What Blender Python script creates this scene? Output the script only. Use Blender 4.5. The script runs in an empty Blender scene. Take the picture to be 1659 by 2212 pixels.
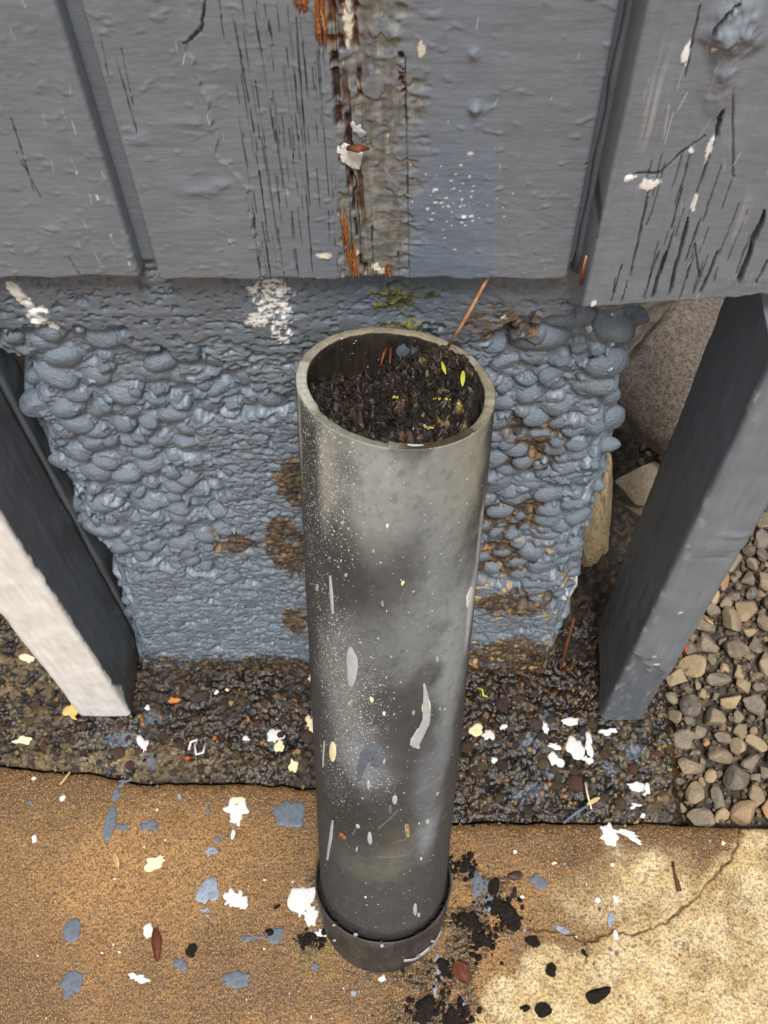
import bpy, bmesh, math, random
import numpy as np
from mathutils import Vector, Matrix

random.seed(7)
RNG = np.random.default_rng(11)
SC = bpy.context.scene
COL = SC.collection

# ------------------------------------------------------------------ camera
CX, CY, FPX = 829.5, 1106.0, 2400.0        # picture measured on a 1659 x 2212 grid
CAM_H = 1.09
_D = np.array([40.5, -1334.0, 2400.0]); _D /= np.linalg.norm(_D)
_n = np.array([0, 1, -503 / 2400.0])
_X = -np.cross(_D, _n); _X /= np.linalg.norm(_X)
_flip = np.array([1, 1, -1.0])
_Xb, _Zb = _X * _flip, -_D * _flip
ROT = np.stack([_Xb, np.cross(_Zb, _Xb), _Zb])
cam_data = bpy.data.cameras.new('camera')
cam_data.sensor_fit = 'VERTICAL'
cam_data.sensor_height = 24.0
cam_data.lens = 24.0 * FPX / 2212.0
cam_data.clip_start = 0.02
cam_data.clip_end = 500
cam_data.dof.use_dof = True
cam_data.dof.focus_distance = 0.74
cam_data.dof.aperture_fstop = 22
cam = bpy.data.objects.new('camera', cam_data)
M = Matrix([list(ROT[0]) + [0], list(ROT[1]) + [0], list(ROT[2]) + [CAM_H], [0, 0, 0, 1]])
cam.matrix_world = M
COL.objects.link(cam)
SC.camera = cam

# ------------------------------------------------------------------ light
SUN_ELEV, SUN_AZ = math.radians(67), math.radians(6)     # overcast, brightest high over the viewer's shoulder
world = bpy.data.worlds.new('World')
SC.world = world
world.use_nodes = True
wn = world.node_tree
sky = wn.nodes.new('ShaderNodeTexSky')
sky.sky_type = 'NISHITA'
sky.sun_disc = False
sky.sun_elevation = SUN_ELEV
sky.sun_rotation = math.radians(180) - SUN_AZ
sky.air_density = 1.0
sky.dust_density = 4.0
hs = wn.nodes.new('ShaderNodeHueSaturation')
hs.inputs['Saturation'].default_value = 0.20      # cloud cover: nearly grey
wn.links.new(sky.outputs[0], hs.inputs['Color'])
wn.links.new(hs.outputs[0], wn.nodes['Background'].inputs['Color'])
wn.nodes['Background'].inputs['Strength'].default_value = 0.052
sun_d = bpy.data.lights.new('sun', 'SUN')
sun_d.energy = 1.5
sun_d.angle = math.radians(16)
sun_d.color = (1.0, 0.985, 0.96)
sun = bpy.data.objects.new('sun', sun_d)
sdir = Vector((math.sin(SUN_AZ) * math.cos(SUN_ELEV), -math.cos(SUN_AZ) * math.cos(SUN_ELEV), math.sin(SUN_ELEV)))
sun.rotation_euler = sdir.to_track_quat('Z', 'Y').to_euler()
sun.location = sdir * 5
COL.objects.link(sun)
vs = SC.view_settings
vs.view_transform = 'Standard'; vs.look = 'None'; vs.gamma = 1; vs.use_curve_mapping = False
vs.exposure = 1.24

# ------------------------------------------------------------------ measuring helpers
def ray(px, py):
    return ROT @ np.array([(px - CX) / FPX, (CY - py) / FPX, -1.0])
def gnd(px, py, z=0.0):
    d = ray(px, py); t = (z - CAM_H) / d[2]
    return np.array([d[0] * t, d[1] * t])
def wal(px, py, Y):
    d = ray(px, py); t = Y / d[1]
    return np.array([d[0] * t, CAM_H + d[2] * t])
def side(px, py, X):
    d = ray(px, py); t = X / d[0]
    return np.array([d[1] * t, CAM_H + d[2] * t])

def lin(r, g=None, b=None, k=1.0):
    if g is None: r, g, b = r
    o = []
    for c in (r, g, b):
        c = c / 255.0
        o.append(k * (c / 12.92 if c <= 0.04045 else ((c + 0.055) / 1.055) ** 2.4))
    return np.array(o)

# ------------------------------------------------------------------ noise
def _hash2(ix, iy, seed):
    h = (ix.astype(np.int64) * 374761393 + iy.astype(np.int64) * 668265263 + seed * 1442695041) & 0x7fffffff
    h = (h ^ (h >> 13)) * 1274126177 & 0x7fffffff
    h = (h ^ (h >> 16)) * 1911520717 & 0x7fffffff
    return ((h ^ (h >> 15)) & 0xffffff) / float(0xffffff)
def vnoise(x, y, seed=0):
    x0 = np.floor(x); y0 = np.floor(y); fx = x - x0; fy = y - y0
    u = fx * fx * fx * (fx * (fx * 6 - 15) + 10); v = fy * fy * fy * (fy * (fy * 6 - 15) + 10)
    a = _hash2(x0, y0, seed); b = _hash2(x0 + 1, y0, seed); c = _hash2(x0, y0 + 1, seed); d = _hash2(x0 + 1, y0 + 1, seed)
    return (a * (1 - u) + b * u) * (1 - v) + (c * (1 - u) + d * u) * v
def fbm(x, y, seed=0, octv=4, gain=0.5):
    x = np.asarray(x, float); y = np.asarray(y, float)
    x, y = x * 0.8 - y * 0.6 + 31.7, x * 0.6 + y * 0.8 + 17.3
    s = np.zeros(np.broadcast(x, y).shape); a = 1.0; t = 0.0
    for o in range(octv):
        s = s + a * vnoise(x, y, seed + o * 17); t += a; a *= gain
        x, y = x * 1.96 - y * 0.4 + 5.1, x * 0.4 + y * 1.96 + 1.7
    return s / t
def fbm_ax(x, y, seed=0, octv=3, gain=0.5):      # axis aligned, for grain
    s = np.zeros(np.broadcast(x, y).shape); a = 1.0; t = 0.0
    for o in range(octv):
        s = s + a * vnoise(np.asarray(x) * 2 ** o + 3.3 * o, np.asarray(y) * 2 ** o + 7.7 * o, seed + o * 13); t += a; a *= gain
    return s / t
def sst(a, b, x):
    t = np.clip((x - a) / (b - a), 0, 1); return t * t * (3 - 2 * t)
def mixc(c, m, new):
    return c * (1 - m[..., None]) + np.asarray(new) * m[..., None]

def seg_dist(X, Y, pts, pad):
    """distance of the grid X, Y (regular) to a polyline, inf outside its padded box; also the position along it 0..1"""
    D = np.full(X.shape, 1e9); T = np.zeros(X.shape)
    n = len(pts) - 1
    for i in range(n):
        a, b = np.asarray(pts[i], float), np.asarray(pts[i + 1], float)
        lo = np.minimum(a, b) - pad; hi = np.maximum(a, b) + pad
        m = (X >= lo[0]) & (X <= hi[0]) & (Y >= lo[1]) & (Y <= hi[1])
        if not m.any(): continue
        px, py = X[m] - a[0], Y[m] - a[1]
        d = b - a; L2 = max(d @ d, 1e-12)
        t = np.clip((px * d[0] + py * d[1]) / L2, 0, 1)
        dist = np.hypot(px - t * d[0], py - t * d[1])
        old = D[m]; upd = dist < old
        D[m] = np.where(upd, dist, old); tt = T[m]; T[m] = np.where(upd, (i + t) / n, tt)
    return D, T
def in_poly(X, Y, poly):
    r = np.zeros(X.shape, bool); n = len(poly)
    for i in range(n):
        x0, y0 = poly[i]; x1, y1 = poly[(i + 1) % n]
        c = ((y0 > Y) != (y1 > Y)) & (X < (x1 - x0) * (Y - y0) / (y1 - y0 + 1e-12) + x0)
        r ^= c
    return r
def blob(X, Y, c, rx, ry, nz, amt=0.5, soft=0.25):
    """soft-edged uneven patch mask; nz is a noise field 0..1"""
    d = np.hypot((X - c[0]) / rx, (Y - c[1]) / ry) + (nz - 0.5) * 2 * amt
    return 1 - sst(1 - soft, 1 + soft, d)
def wiggle(pts, amp, n=8, seed=0):
    r = np.random.default_rng(seed); pts = np.asarray(pts, float); out = []
    L = len(pts) - 1
    for i in range(L):
        for k in range(n):
            out.append(pts[i] + (pts[i + 1] - pts[i]) * k / n + (r.normal(0, amp, 2) if (i + k) else 0))
    out.append(pts[-1]); return np.array(out)

# ------------------------------------------------------------------ object helpers
def tag(o, label=None, cat=None, group=None, kind=None):
    if label: o['label'] = label
    if cat: o['category'] = cat
    if group: o['group'] = group
    if kind: o['kind'] = kind
    return o
def empty(name, loc, label, cat, group=None):
    o = bpy.data.objects.new(name, None); COL.objects.link(o); o.location = loc; o.empty_display_size = 0.05
    return tag(o, label, cat, group)
def link(name, me, parent=None, loc=None, rot=None, scale=None):
    o = bpy.data.objects.new(name, me); COL.objects.link(o)
    if parent is not None:
        o.parent = parent
        par = world_loc(parent)
        if loc is None: o.location = -par
        else: o.location = Vector(loc) - par
    elif loc is not None: o.location = loc
    if rot is not None: o.rotation_euler = rot
    if scale is not None: o.scale = scale
    return o
def world_loc(o):
    v = Vector((0, 0, 0))
    while o is not None: v += o.location; o = o.parent
    return v
def mesh_from(name, V, F, mat, smooth=True, col=None, aux=None):
    me = bpy.data.meshes.new(name)
    V = np.asarray(V, np.float32).reshape(-1, 3)
    if isinstance(F, np.ndarray):
        k = F.shape[1]; nF = len(F)
        me.vertices.add(len(V)); me.loops.add(nF * k); me.polygons.add(nF)
        me.vertices.foreach_set('co', V.ravel())
        me.loops.foreach_set('vertex_index', F.astype(np.int32).ravel())
        me.polygons.foreach_set('loop_start', np.arange(0, nF * k, k, dtype=np.int32))
        me.polygons.foreach_set('loop_total', np.full(nF, k, np.int32))
        me.update(calc_edges=True)
    else:
        me.from_pydata(V.tolist(), [], F)
    me.polygons.foreach_set('use_smooth', np.full(len(me.polygons), smooth))
    for nm, arr in (('Col', col), ('Aux', aux)):
        if arr is not None:
            a = me.attributes.new(nm, 'FLOAT_COLOR', 'POINT')
            a.data.foreach_set('color', np.asarray(arr, np.float32).reshape(-1))
    me.materials.append(mat)
    me.update()
    return me
def grid_faces(n, m, keep=None, flip=False, wrap=False):
    i = np.arange(n if wrap else n - 1)[:, None]; j = np.arange(m - 1)[None, :]
    i2 = (i + 1) % n
    a = i * m + j; b = i2 * m + j; c = i2 * m + j + 1; d = i * m + j + 1
    F = np.stack([a + 0 * j, b + 0 * j, c + 0 * j, d + 0 * j], -1).reshape(-1, 4)
    if keep is not None: F = F[keep.reshape(-1)[F].all(1)]
    if flip: F = F[:, ::-1]
    return F
def rgba(c, a):
    return np.concatenate([c, np.broadcast_to(a, c.shape[:-1])[..., None]], -1)

# ------------------------------------------------------------------ materials
class NT:
    def __init__(self, name):
        self.m = bpy.data.materials.new(name); self.m.use_nodes = True
        self.t = self.m.node_tree; self.b = self.t.nodes['Principled BSDF']
    def n(self, typ, **kw):
        x = self.t.nodes.new(typ)
        for k, v in kw.items():
            if k in x.inputs.keys(): self.set(x, k, v)
            else: setattr(x, k, v)
        return x
    def set(self, x, k, v):
        if hasattr(v, 'is_linked') or hasattr(v, 'links'): self.t.links.new(v, x.inputs[k])
        else: x.inputs[k].default_value = v
    def math(self, op, a, b=0.0):
        x = self.t.nodes.new('ShaderNodeMath'); x.operation = op
        self.set(x, 0, a); self.set(x, 1, b); return x.outputs[0]
    def mr(self, v, a, b, c, d):
        x = self.t.nodes.new('ShaderNodeMapRange'); self.set(x, 0, v)
        for i, q in enumerate((a, b, c, d)): x.inputs[i + 1].default_value = q
        return x.outputs[0]
    def mix(self, f, a, b, bt='MIX'):
        x = self.t.nodes.new('ShaderNodeMix'); x.data_type = 'RGBA'; x.blend_type = bt
        self.set(x, 0, f); self.set(x, 6, a if not isinstance(a, np.ndarray) else (*a, 1)); self.set(x, 7, b if not isinstance(b, np.ndarray) else (*b, 1))
        return x.outputs[2]
    def coord(self, obj=True, scale=(1, 1, 1)):
        t = self.t.nodes.new('ShaderNodeTexCoord'); mp = self.t.nodes.new('ShaderNodeMapping')
        self.t.links.new(t.outputs['Object'], mp.inputs[0]); mp.inputs['Scale'].default_value = scale
        return mp.outputs[0]
    def noise(self, v, scale, detail=3.0, rough=0.6):
        x = self.n('ShaderNodeTexNoise', Scale=scale, Detail=detail, Roughness=rough); self.t.links.new(v, x.inputs['Vector']); return x.outputs['Fac']
    def attr(self, name):
        x = self.n('ShaderNodeAttribute', attribute_name=name); return x
    def bump(self, h, strength, dist, nrm=None):
        x = self.n('ShaderNodeBump', Strength=strength, Distance=dist); self.t.links.new(h, x.inputs['Height'])
        if nrm is not None: self.t.links.new(nrm, x.inputs['Normal'])
        return x.outputs[0]
    def out(self, color=None, rough=None, normal=None, spec=None, metal=None):
        for k, v in (('Base Color', color), ('Roughness', rough), ('Normal', normal), ('Specular IOR Level', spec), ('Metallic', metal)):
            if v is None: continue
            if isinstance(v, np.ndarray): v = (*v, 1)
            self.set(self.b, k, v)
        return self.m

def mat_attr(name, nscale=400, namt=0.18, bscale=700, bdist=0.0004, bstr=0.5, stretch=(1, 1, 1), speck=None, spec=0.4, fine=None):
    """colour and roughness from the surface's own wear map, plus fine procedural grain"""
    t = NT(name); a = t.attr('Col'); co = t.coord(scale=stretch)
    n1 = t.noise(co, nscale, 4, 0.65)
    f = t.mr(n1, 0.3, 0.7, 1 - namt, 1 + namt)
    c = t.n('ShaderNodeVectorMath', operation='SCALE'); t.t.links.new(a.outputs['Color'], c.inputs[0]); t.t.links.new(f, c.inputs['Scale'])
    colr = c.outputs[0]
    if speck:                                   # sprayed specks, density from Aux.R
        ax = t.attr('Aux'); sp = t.n('ShaderNodeSeparateColor'); t.t.links.new(ax.outputs['Color'], sp.inputs[0])
        for sc_, colr_s, lo in speck:
            vo = t.n('ShaderNodeTexVoronoi', Scale=sc_, Randomness=1.0); t.t.links.new(t.coord(), vo.inputs['Vector'])
            sc_rand = t.n('ShaderNodeSeparateColor'); t.t.links.new(vo.outputs['Color'], sc_rand.inputs[0])
            dens = t.math('LESS_THAN', sc_rand.outputs[0], sp.outputs[0])
            size = t.math('MULTIPLY', sc_rand.outputs[1], lo)
            inside = t.math('LESS_THAN', vo.outputs['Distance'], size)
            colr = t.mix(t.math('MULTIPLY', dens, inside), colr, np.array(colr_s))
    n2 = t.noise(co, bscale, 3, 0.6)
    nr = t.bump(n2, bstr, bdist)
    rr = t.math('MULTIPLY', a.outputs['Alpha'], t.mr(n1, 0.3, 0.7, 0.85, 1.15))
    return t.out(colr, rr, nr, spec)

def mat_plain(name, c1, c2, scale=120, rough=0.6, bscale=500, bdist=0.0004, rand=0.0, spec=0.4, stretch=(1, 1, 1), c3=None, bstr=0.6):
    t = NT(name); co = t.coord(scale=stretch)
    n1 = t.noise(co, scale, 5, 0.65)
    c = t.mix(t.mr(n1, 0.35, 0.65, 0, 1), np.asarray(c1, float), np.asarray(c2, float))
    if c3 is not None:
        n3 = t.noise(co, scale * 3.1, 3, 0.6); c = t.mix(t.mr(n3, 0.56, 0.66, 0, 1), c, np.asarray(c3, float))
    if rand:
        oi = t.n('ShaderNodeObjectInfo'); hv = t.n('ShaderNodeHueSaturation')
        t.t.links.new(t.mr(oi.outputs['Random'], 0, 1, 1 - rand, 1 + rand), hv.inputs['Value']); t.t.links.new(c, hv.inputs['Color']); c = hv.outputs[0]
    nb = t.noise(co, bscale, 4, 0.65)
    return t.out(c, t.mr(n1, 0.3, 0.7, rough - 0.08, rough + 0.08), t.bump(nb, bstr, bdist), spec)

def mat_stone(name, cols, rough=0.75, fleck=(0.5, 0.45, 0.38), wet=None):
    """each stone takes its own colour from its random id"""
    t = NT(name); co = t.coord(); oi = t.n('ShaderNodeObjectInfo')
    cr = t.n('ShaderNodeValToRGB'); cr.color_ramp.interpolation = 'LINEAR'
    els = cr.color_ramp.elements
    while len(els) < len(cols): els.new(0.5)
    for i, c in enumerate(cols): els[i].position = i / (len(cols) - 1); els[i].color = (*c, 1)
    t.t.links.new(oi.outputs['Random'], cr.inputs[0])
    add = t.n('ShaderNodeVectorMath', operation='ADD'); t.t.links.new(co, add.inputs[0])
    off = t.n('ShaderNodeVectorMath', operation='SCALE'); off.inputs[0].default_value = (13, 7, 5); t.t.links.new(oi.outputs['Random'], off.inputs['Scale']); t.t.links.new(off.outputs[0], add.inputs[1])
    n1 = t.noise(add.outputs[0], 2.2, 6, 0.65); n2 = t.noise(add.outputs[0], 11, 4, 0.7)
    c = t.mix(t.mr(n1, 0.35, 0.68, 0, 0.55), cr.outputs[0], np.array(fleck))
    sc_ = t.n('ShaderNodeVectorMath', operation='SCALE'); t.t.links.new(c, sc_.inputs[0]); t.t.links.new(t.mr(n2, 0.3, 0.7, 0.62, 1.25), sc_.inputs['Scale'])
    return t.out(sc_.outputs[0], rough, t.bump(t.noise(add.outputs[0], 7, 6, 0.7), 0.8, 0.0022), 0.35)

# paints and stuffs (real-world colours)
PAINT = lin(112, 119, 127)
PAINTF = lin(113, 123, 133)
WHITE = np.array([0.78, 0.76, 0.72])
M_board = mat_attr('grey_painted_wood', 260, 0.10, 420, 0.00045, 0.6, (0.3, 1, 1), spec=0.5)
M_found = mat_attr('slate_painted_concrete', 300, 0.12, 420, 0.0011, 0.75, (0.6, 1, 1), spec=0.5)
M_pebpaint = mat_plain('slate_painted_pebble', PAINTF * 0.98, PAINTF * 1.12, 3, 0.32, 6, 0.0022, 0.06, bstr=0.8, spec=0.5)
M_white = mat_plain('white_paint', WHITE * 0.92, WHITE * 0.80, 160, 0.55, 500, 0.0008, c3=WHITE * 0.66)
M_cream = mat_plain('cream_paint', lin(236, 222, 184), lin(222, 205, 160), 90, 0.5, 300, 0.0005)
M_greyp = mat_plain('grey_blue_paint_splash', lin(100, 110, 124), lin(82, 90, 100), 220, 0.5, 600, 0.0004, c3=lin(96, 82, 64))
M_lgrey = mat_plain('pale_blue_paint_splash', lin(146, 157, 172), lin(122, 132, 146), 140, 0.5, 600, 0.0003, c3=lin(110, 104, 96))
M_drip = mat_plain('pale_grey_paint_drip', lin(176, 178, 178), lin(160, 163, 165), 140, 0.5, 600, 0.0003)
M_wood = mat_plain('torn_orange_wood', lin(158, 96, 46), lin(84, 50, 26), 160, 0.75, 500, 0.0007, stretch=(1, 1, 0.12), c3=lin(205, 150, 90))
M_twig = mat_plain('orange_twig_bark', lin(206, 156, 112), lin(170, 112, 68), 120, 0.7, 500, 0.0004)
M_char = mat_attr('post_paint', 200, 0.12, 500, 0.0004, 0.5, (1, 1, 0.1))
def mat_sandy(name, amt=1.0):
    t = NT(name); a = t.attr('Col'); co = t.coord()
    n1 = t.noise(co, 430, 3, 0.65); n2 = t.noise(co, 250, 4, 0.7); n3 = t.noise(co, 760, 2, 0.6); n4 = t.noise(co, 210, 2, 0.5)
    ax = t.attr('Aux'); sp = t.n('ShaderNodeSeparateColor'); t.t.links.new(ax.outputs['Color'], sp.inputs[0])
    c = t.mix(t.math('MULTIPLY', t.mr(n1, 0.47, 0.60, 0, 0.85 * amt), sp.outputs[1]), a.outputs['Color'], lin(58, 44, 30))
    c = t.mix(t.math('MULTIPLY', t.mr(n2, 0.53, 0.62, 0, 0.8 * amt), sp.outputs[1]), c, lin(74, 58, 40))
    c = t.mix(t.mr(n3, 0.54, 0.66, 0, 0.6 * amt), c, lin(216, 168, 100))
    c = t.mix(t.mr(n4, 0.66, 0.70, 0, 0.6), c, lin(92, 84, 76))
    vo = t.n('ShaderNodeTexVoronoi', Scale=230, Randomness=1.0); t.t.links.new(co, vo.inputs['Vector']); sr = t.n('ShaderNodeSeparateColor'); t.t.links.new(vo.outputs['Color'], sr.inputs[0])
    m = t.math('MULTIPLY', t.math('LESS_THAN', sr.outputs[0], 0.10), t.math('LESS_THAN', vo.outputs['Distance'], t.math('MULTIPLY', sr.outputs[1], 0.42)))
    pal = t.n('ShaderNodeValToRGB'); e = pal.color_ramp.elements; e[0].color = (*lin(60, 52, 46), 1); e[1].color = (*lin(170, 100, 50), 1); x = e.new(0.5); x.color = (*lin(120, 116, 112), 1); t.t.links.new(sr.outputs[2], pal.inputs[0])
    c = t.mix(t.math('MULTIPLY', m, 0.8), c, pal.outputs[0])
    h = t.math('ADD', t.math('MULTIPLY', n1, 0.7), t.math('MULTIPLY', n2, 0.8))
    return t.out(c, t.math('MULTIPLY', a.outputs['Alpha'], t.mr(n2, 0.3, 0.7, 0.8, 1.2)), t.bump(h, 0.8, 0.0010), 0.4)
M_slab = mat_sandy('aged_slab_concrete')
M_strip = mat_attr('wet_exposed_aggregate', 380, 0.4, 420, 0.0016, 0.8, spec=0.6)
M_soil = mat_attr('black_damp_soil', 500, 0.5, 600, 0.001, 0.9, spec=0.45)
M_clod = mat_plain('dark_clod', lin(38, 31, 26), lin(18, 15, 13), 4, 0.8, 20, 0.002, c3=lin(64, 52, 40), spec=0.2)
M_pipe = mat_attr('weathered_grey_plastic', 130, 0.10, 900, 0.0002, 0.5, spec=0.25,
                  speck=[(900, (0.46, 0.46, 0.43), 0.42), (420, (0.52, 0.52, 0.5), 0.34)])
M_hub = mat_attr('dark_plastic_collar', 130, 0.12, 1500, 0.00012, 0.4, spec=0.35, speck=[(420, (0.5, 0.5, 0.48), 0.3)])
M_gravel = mat_stone('gravel_stone', [c * 1.05 for c in (lin(128, 118, 104), lin(158, 136, 106), lin(104, 99, 92), lin(172, 150, 118), lin(92, 86, 80), lin(136, 124, 108), lin(120, 108, 94), lin(190, 164, 122), lin(78, 74, 70), lin(110, 104, 98), lin(150, 132, 108), lin(200, 142, 92))], 0.75, tuple(lin(170, 152, 126)))
M_wetpeb = mat_stone('wet_pebble', [lin(50, 42, 36), lin(84, 62, 48), lin(60, 58, 58), lin(96, 80, 50), lin(40, 38, 40), lin(90, 52, 44), lin(70, 62, 48)], 0.22, tuple(lin(64, 52, 40)))
M_sprout = mat_plain('yellow_green_leaf', lin(196, 194, 80), lin(172, 178, 60), 200, 0.5, 500, 0.0002)
M_brown = mat_plain('dry_brown_leaf', lin(120, 62, 34), lin(80, 42, 28), 150, 0.65, 500, 0.0004)
M_straw = mat_plain('pale_straw', lin(196, 170, 120), lin(170, 140, 90), 150, 0.65, 500, 0.0003)
M_red = mat_plain('red_bud_leaf', lin(196, 84, 60), lin(150, 60, 44), 150, 0.6, 500, 0.0003)
M_moss = mat_plain('olive_moss', lin(96, 96, 40), lin(54, 52, 22), 300, 0.9, 800, 0.001)

# ------------------------------------------------------------------ boards (relief + wear in wall coordinates)
def make_board(name, x0, x1, z0, ztop, zfine, Y0, thick, res, relief, parent, mat=None, side_l=True, side_r=True, bottom=None):
    mat = mat or M_board
    xs = np.arange(x0, x1 + res * 0.3, res * 0.6); zs = np.arange(z0, zfine, res * 1.25)
    zs = np.concatenate([zs, zfine + (np.linspace(0, 1, 10)[0:] ** 1.5) * (ztop - zfine)])
    X, Z = np.meshgrid(xs, zs, indexing='ij')
    H, C, R = relief(X, Z)
    zb = Z.copy()
    if bottom is not None:
        zb = Z + (bottom(X)) * (1 - sst(0, 0.03, Z - z0))
    r = 0.0022
    def rnd(d): d = np.clip(d, 0, r); return r - np.sqrt(np.maximum(r * r - (r - d) ** 2, 0))
    H = H - rnd(Z - z0)
    if side_l: H = H - rnd(X - x0)
    if side_r: H = H - rnd(x1 - X)
    P = np.stack([X, Y0 - H, zb], -1)
    # turn the rims back to the board's rear
    def rear(row): q = row.copy(); q[..., 1] = Y0 + thick; return q
    P = np.concatenate([rear(P[:, :1]), P], 1); C = np.concatenate([C[:, :1], C], 1); R = np.concatenate([R[:, :1], R], 1)
    P = np.concatenate([rear(P[:1]), P, rear(P[-1:])], 0); C = np.concatenate([C[:1], C, C[-1:]], 0); R = np.concatenate([R[:1], R, R[-1:]], 0)
    me = mesh_from(name, P, grid_faces(P.shape[0], P.shape[1]), mat, True, rgba(C, R))
    return link(name, me, parent)

YS = 0.410                                     # face of the siding sheet
Z_SB = wal(600, 603, YS)[1]                    # bottom edge of the siding
def W(px, py, Y=YS): return wal(px, py, Y)

def brush_relief(X, Z, seed):
    h = (fbm_ax(X * 45, Z * 420, seed, 3) - 0.5) * 0.00022          # rough-sawn, lapping across
    h = h + (fbm(X * 60, Z * 60, seed + 5, 3) - 0.5) * 0.0008
    h = h + np.clip(fbm(X * 160, Z * 260, seed + 9, 2) - 0.70, 0, 1) * 0.0025   # paint lumps
    return h
def cracks(X, Z, H, C, lst, seed, dark=lin(20, 17, 15), cont=0.0):
    for k, (pts, w, dep) in enumerate(lst):
        pts = wiggle(pts, w * 0.3, 7, seed + k)
        D, T = seg_dist(X, Z, pts, w * 3)
        gap = cont + (1 - cont) * vnoise(T * 9 + k * 7.1, T * 0 + k, seed)
        ww = w * (0.35 + 0.9 * gap) * np.clip(np.minimum(T, 1 - T) * 8 + 0.25, 0, 1)
        m = (1 - sst(ww * 0.5, ww * 1.3, D)) * (0.45 + 0.55 * sst(0.2 - cont, 0.5 - cont, vnoise(T * 5 + k * 3.3, T * 0 + k, seed + 3)))
        H -= dep * m
        lip = (1 - sst(ww * 1.2, ww * 3, D)) * (1 - m); H += lip * dep * 0.10
        C[...] = mixc(C, m * 0.8, dark)
def scratches(X, Z, C, n, box, seed, L=(0.002, 0.010), col=lin(190, 188, 182), strength=0.7, w=0.0003):
    r = np.random.default_rng(seed)
    for k in range(n):
        x = r.uniform(box[0], box[1]); z = r.uniform(box[2], box[3]); l = r.uniform(*L)
        ww = w * r.uniform(0.4, 1.1); D, T = seg_dist(X, Z, [(x, z), (x + r.normal(0, 0.18) * l, z - l)], w * 4)
        C[...] = mixc(C, (1 - sst(ww * 0.5, ww * 1.6, D)) * strength * r.uniform(0.3, 1), col)

def relief_left(X, Z):
    H = brush_relief(X, Z, 3)
    C = np.broadcast_to(PAINT, X.shape + (3,)).copy()
    C *= (0.94 + 0.14 * fbm(X * 25, Z * 25, 77, 3))[..., None]
    cr = [([W(20, 240), W(75, 420)], 0.0004, 0.0006), ([W(30, 320), W(90, 430)], 0.0004, 0.0006), ([W(150, 560), W(175, 600)], 0.0005, 0.0006)]
    cracks(X, Z, H, C, cr, 5)
    b = W(10, 40); e = W(290, 590)
    scratches(X, Z, C, 22, (b[0] - 0.01, e[0], Z_SB, 0.8), 21)
    for p in ((210, 425), (165, 372), (240, 510), (280, 570)):
        q = W(*p); m = blob(X, Z, q, 0.0006, 0.0016, fbm(X * 900, Z * 600, 8, 2), 0.6, 0.2); C[...] = mixc(C, m * 0.7, WHITE * 0.8)
    return H, C, np.full(X.shape, 0.34)

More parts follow.
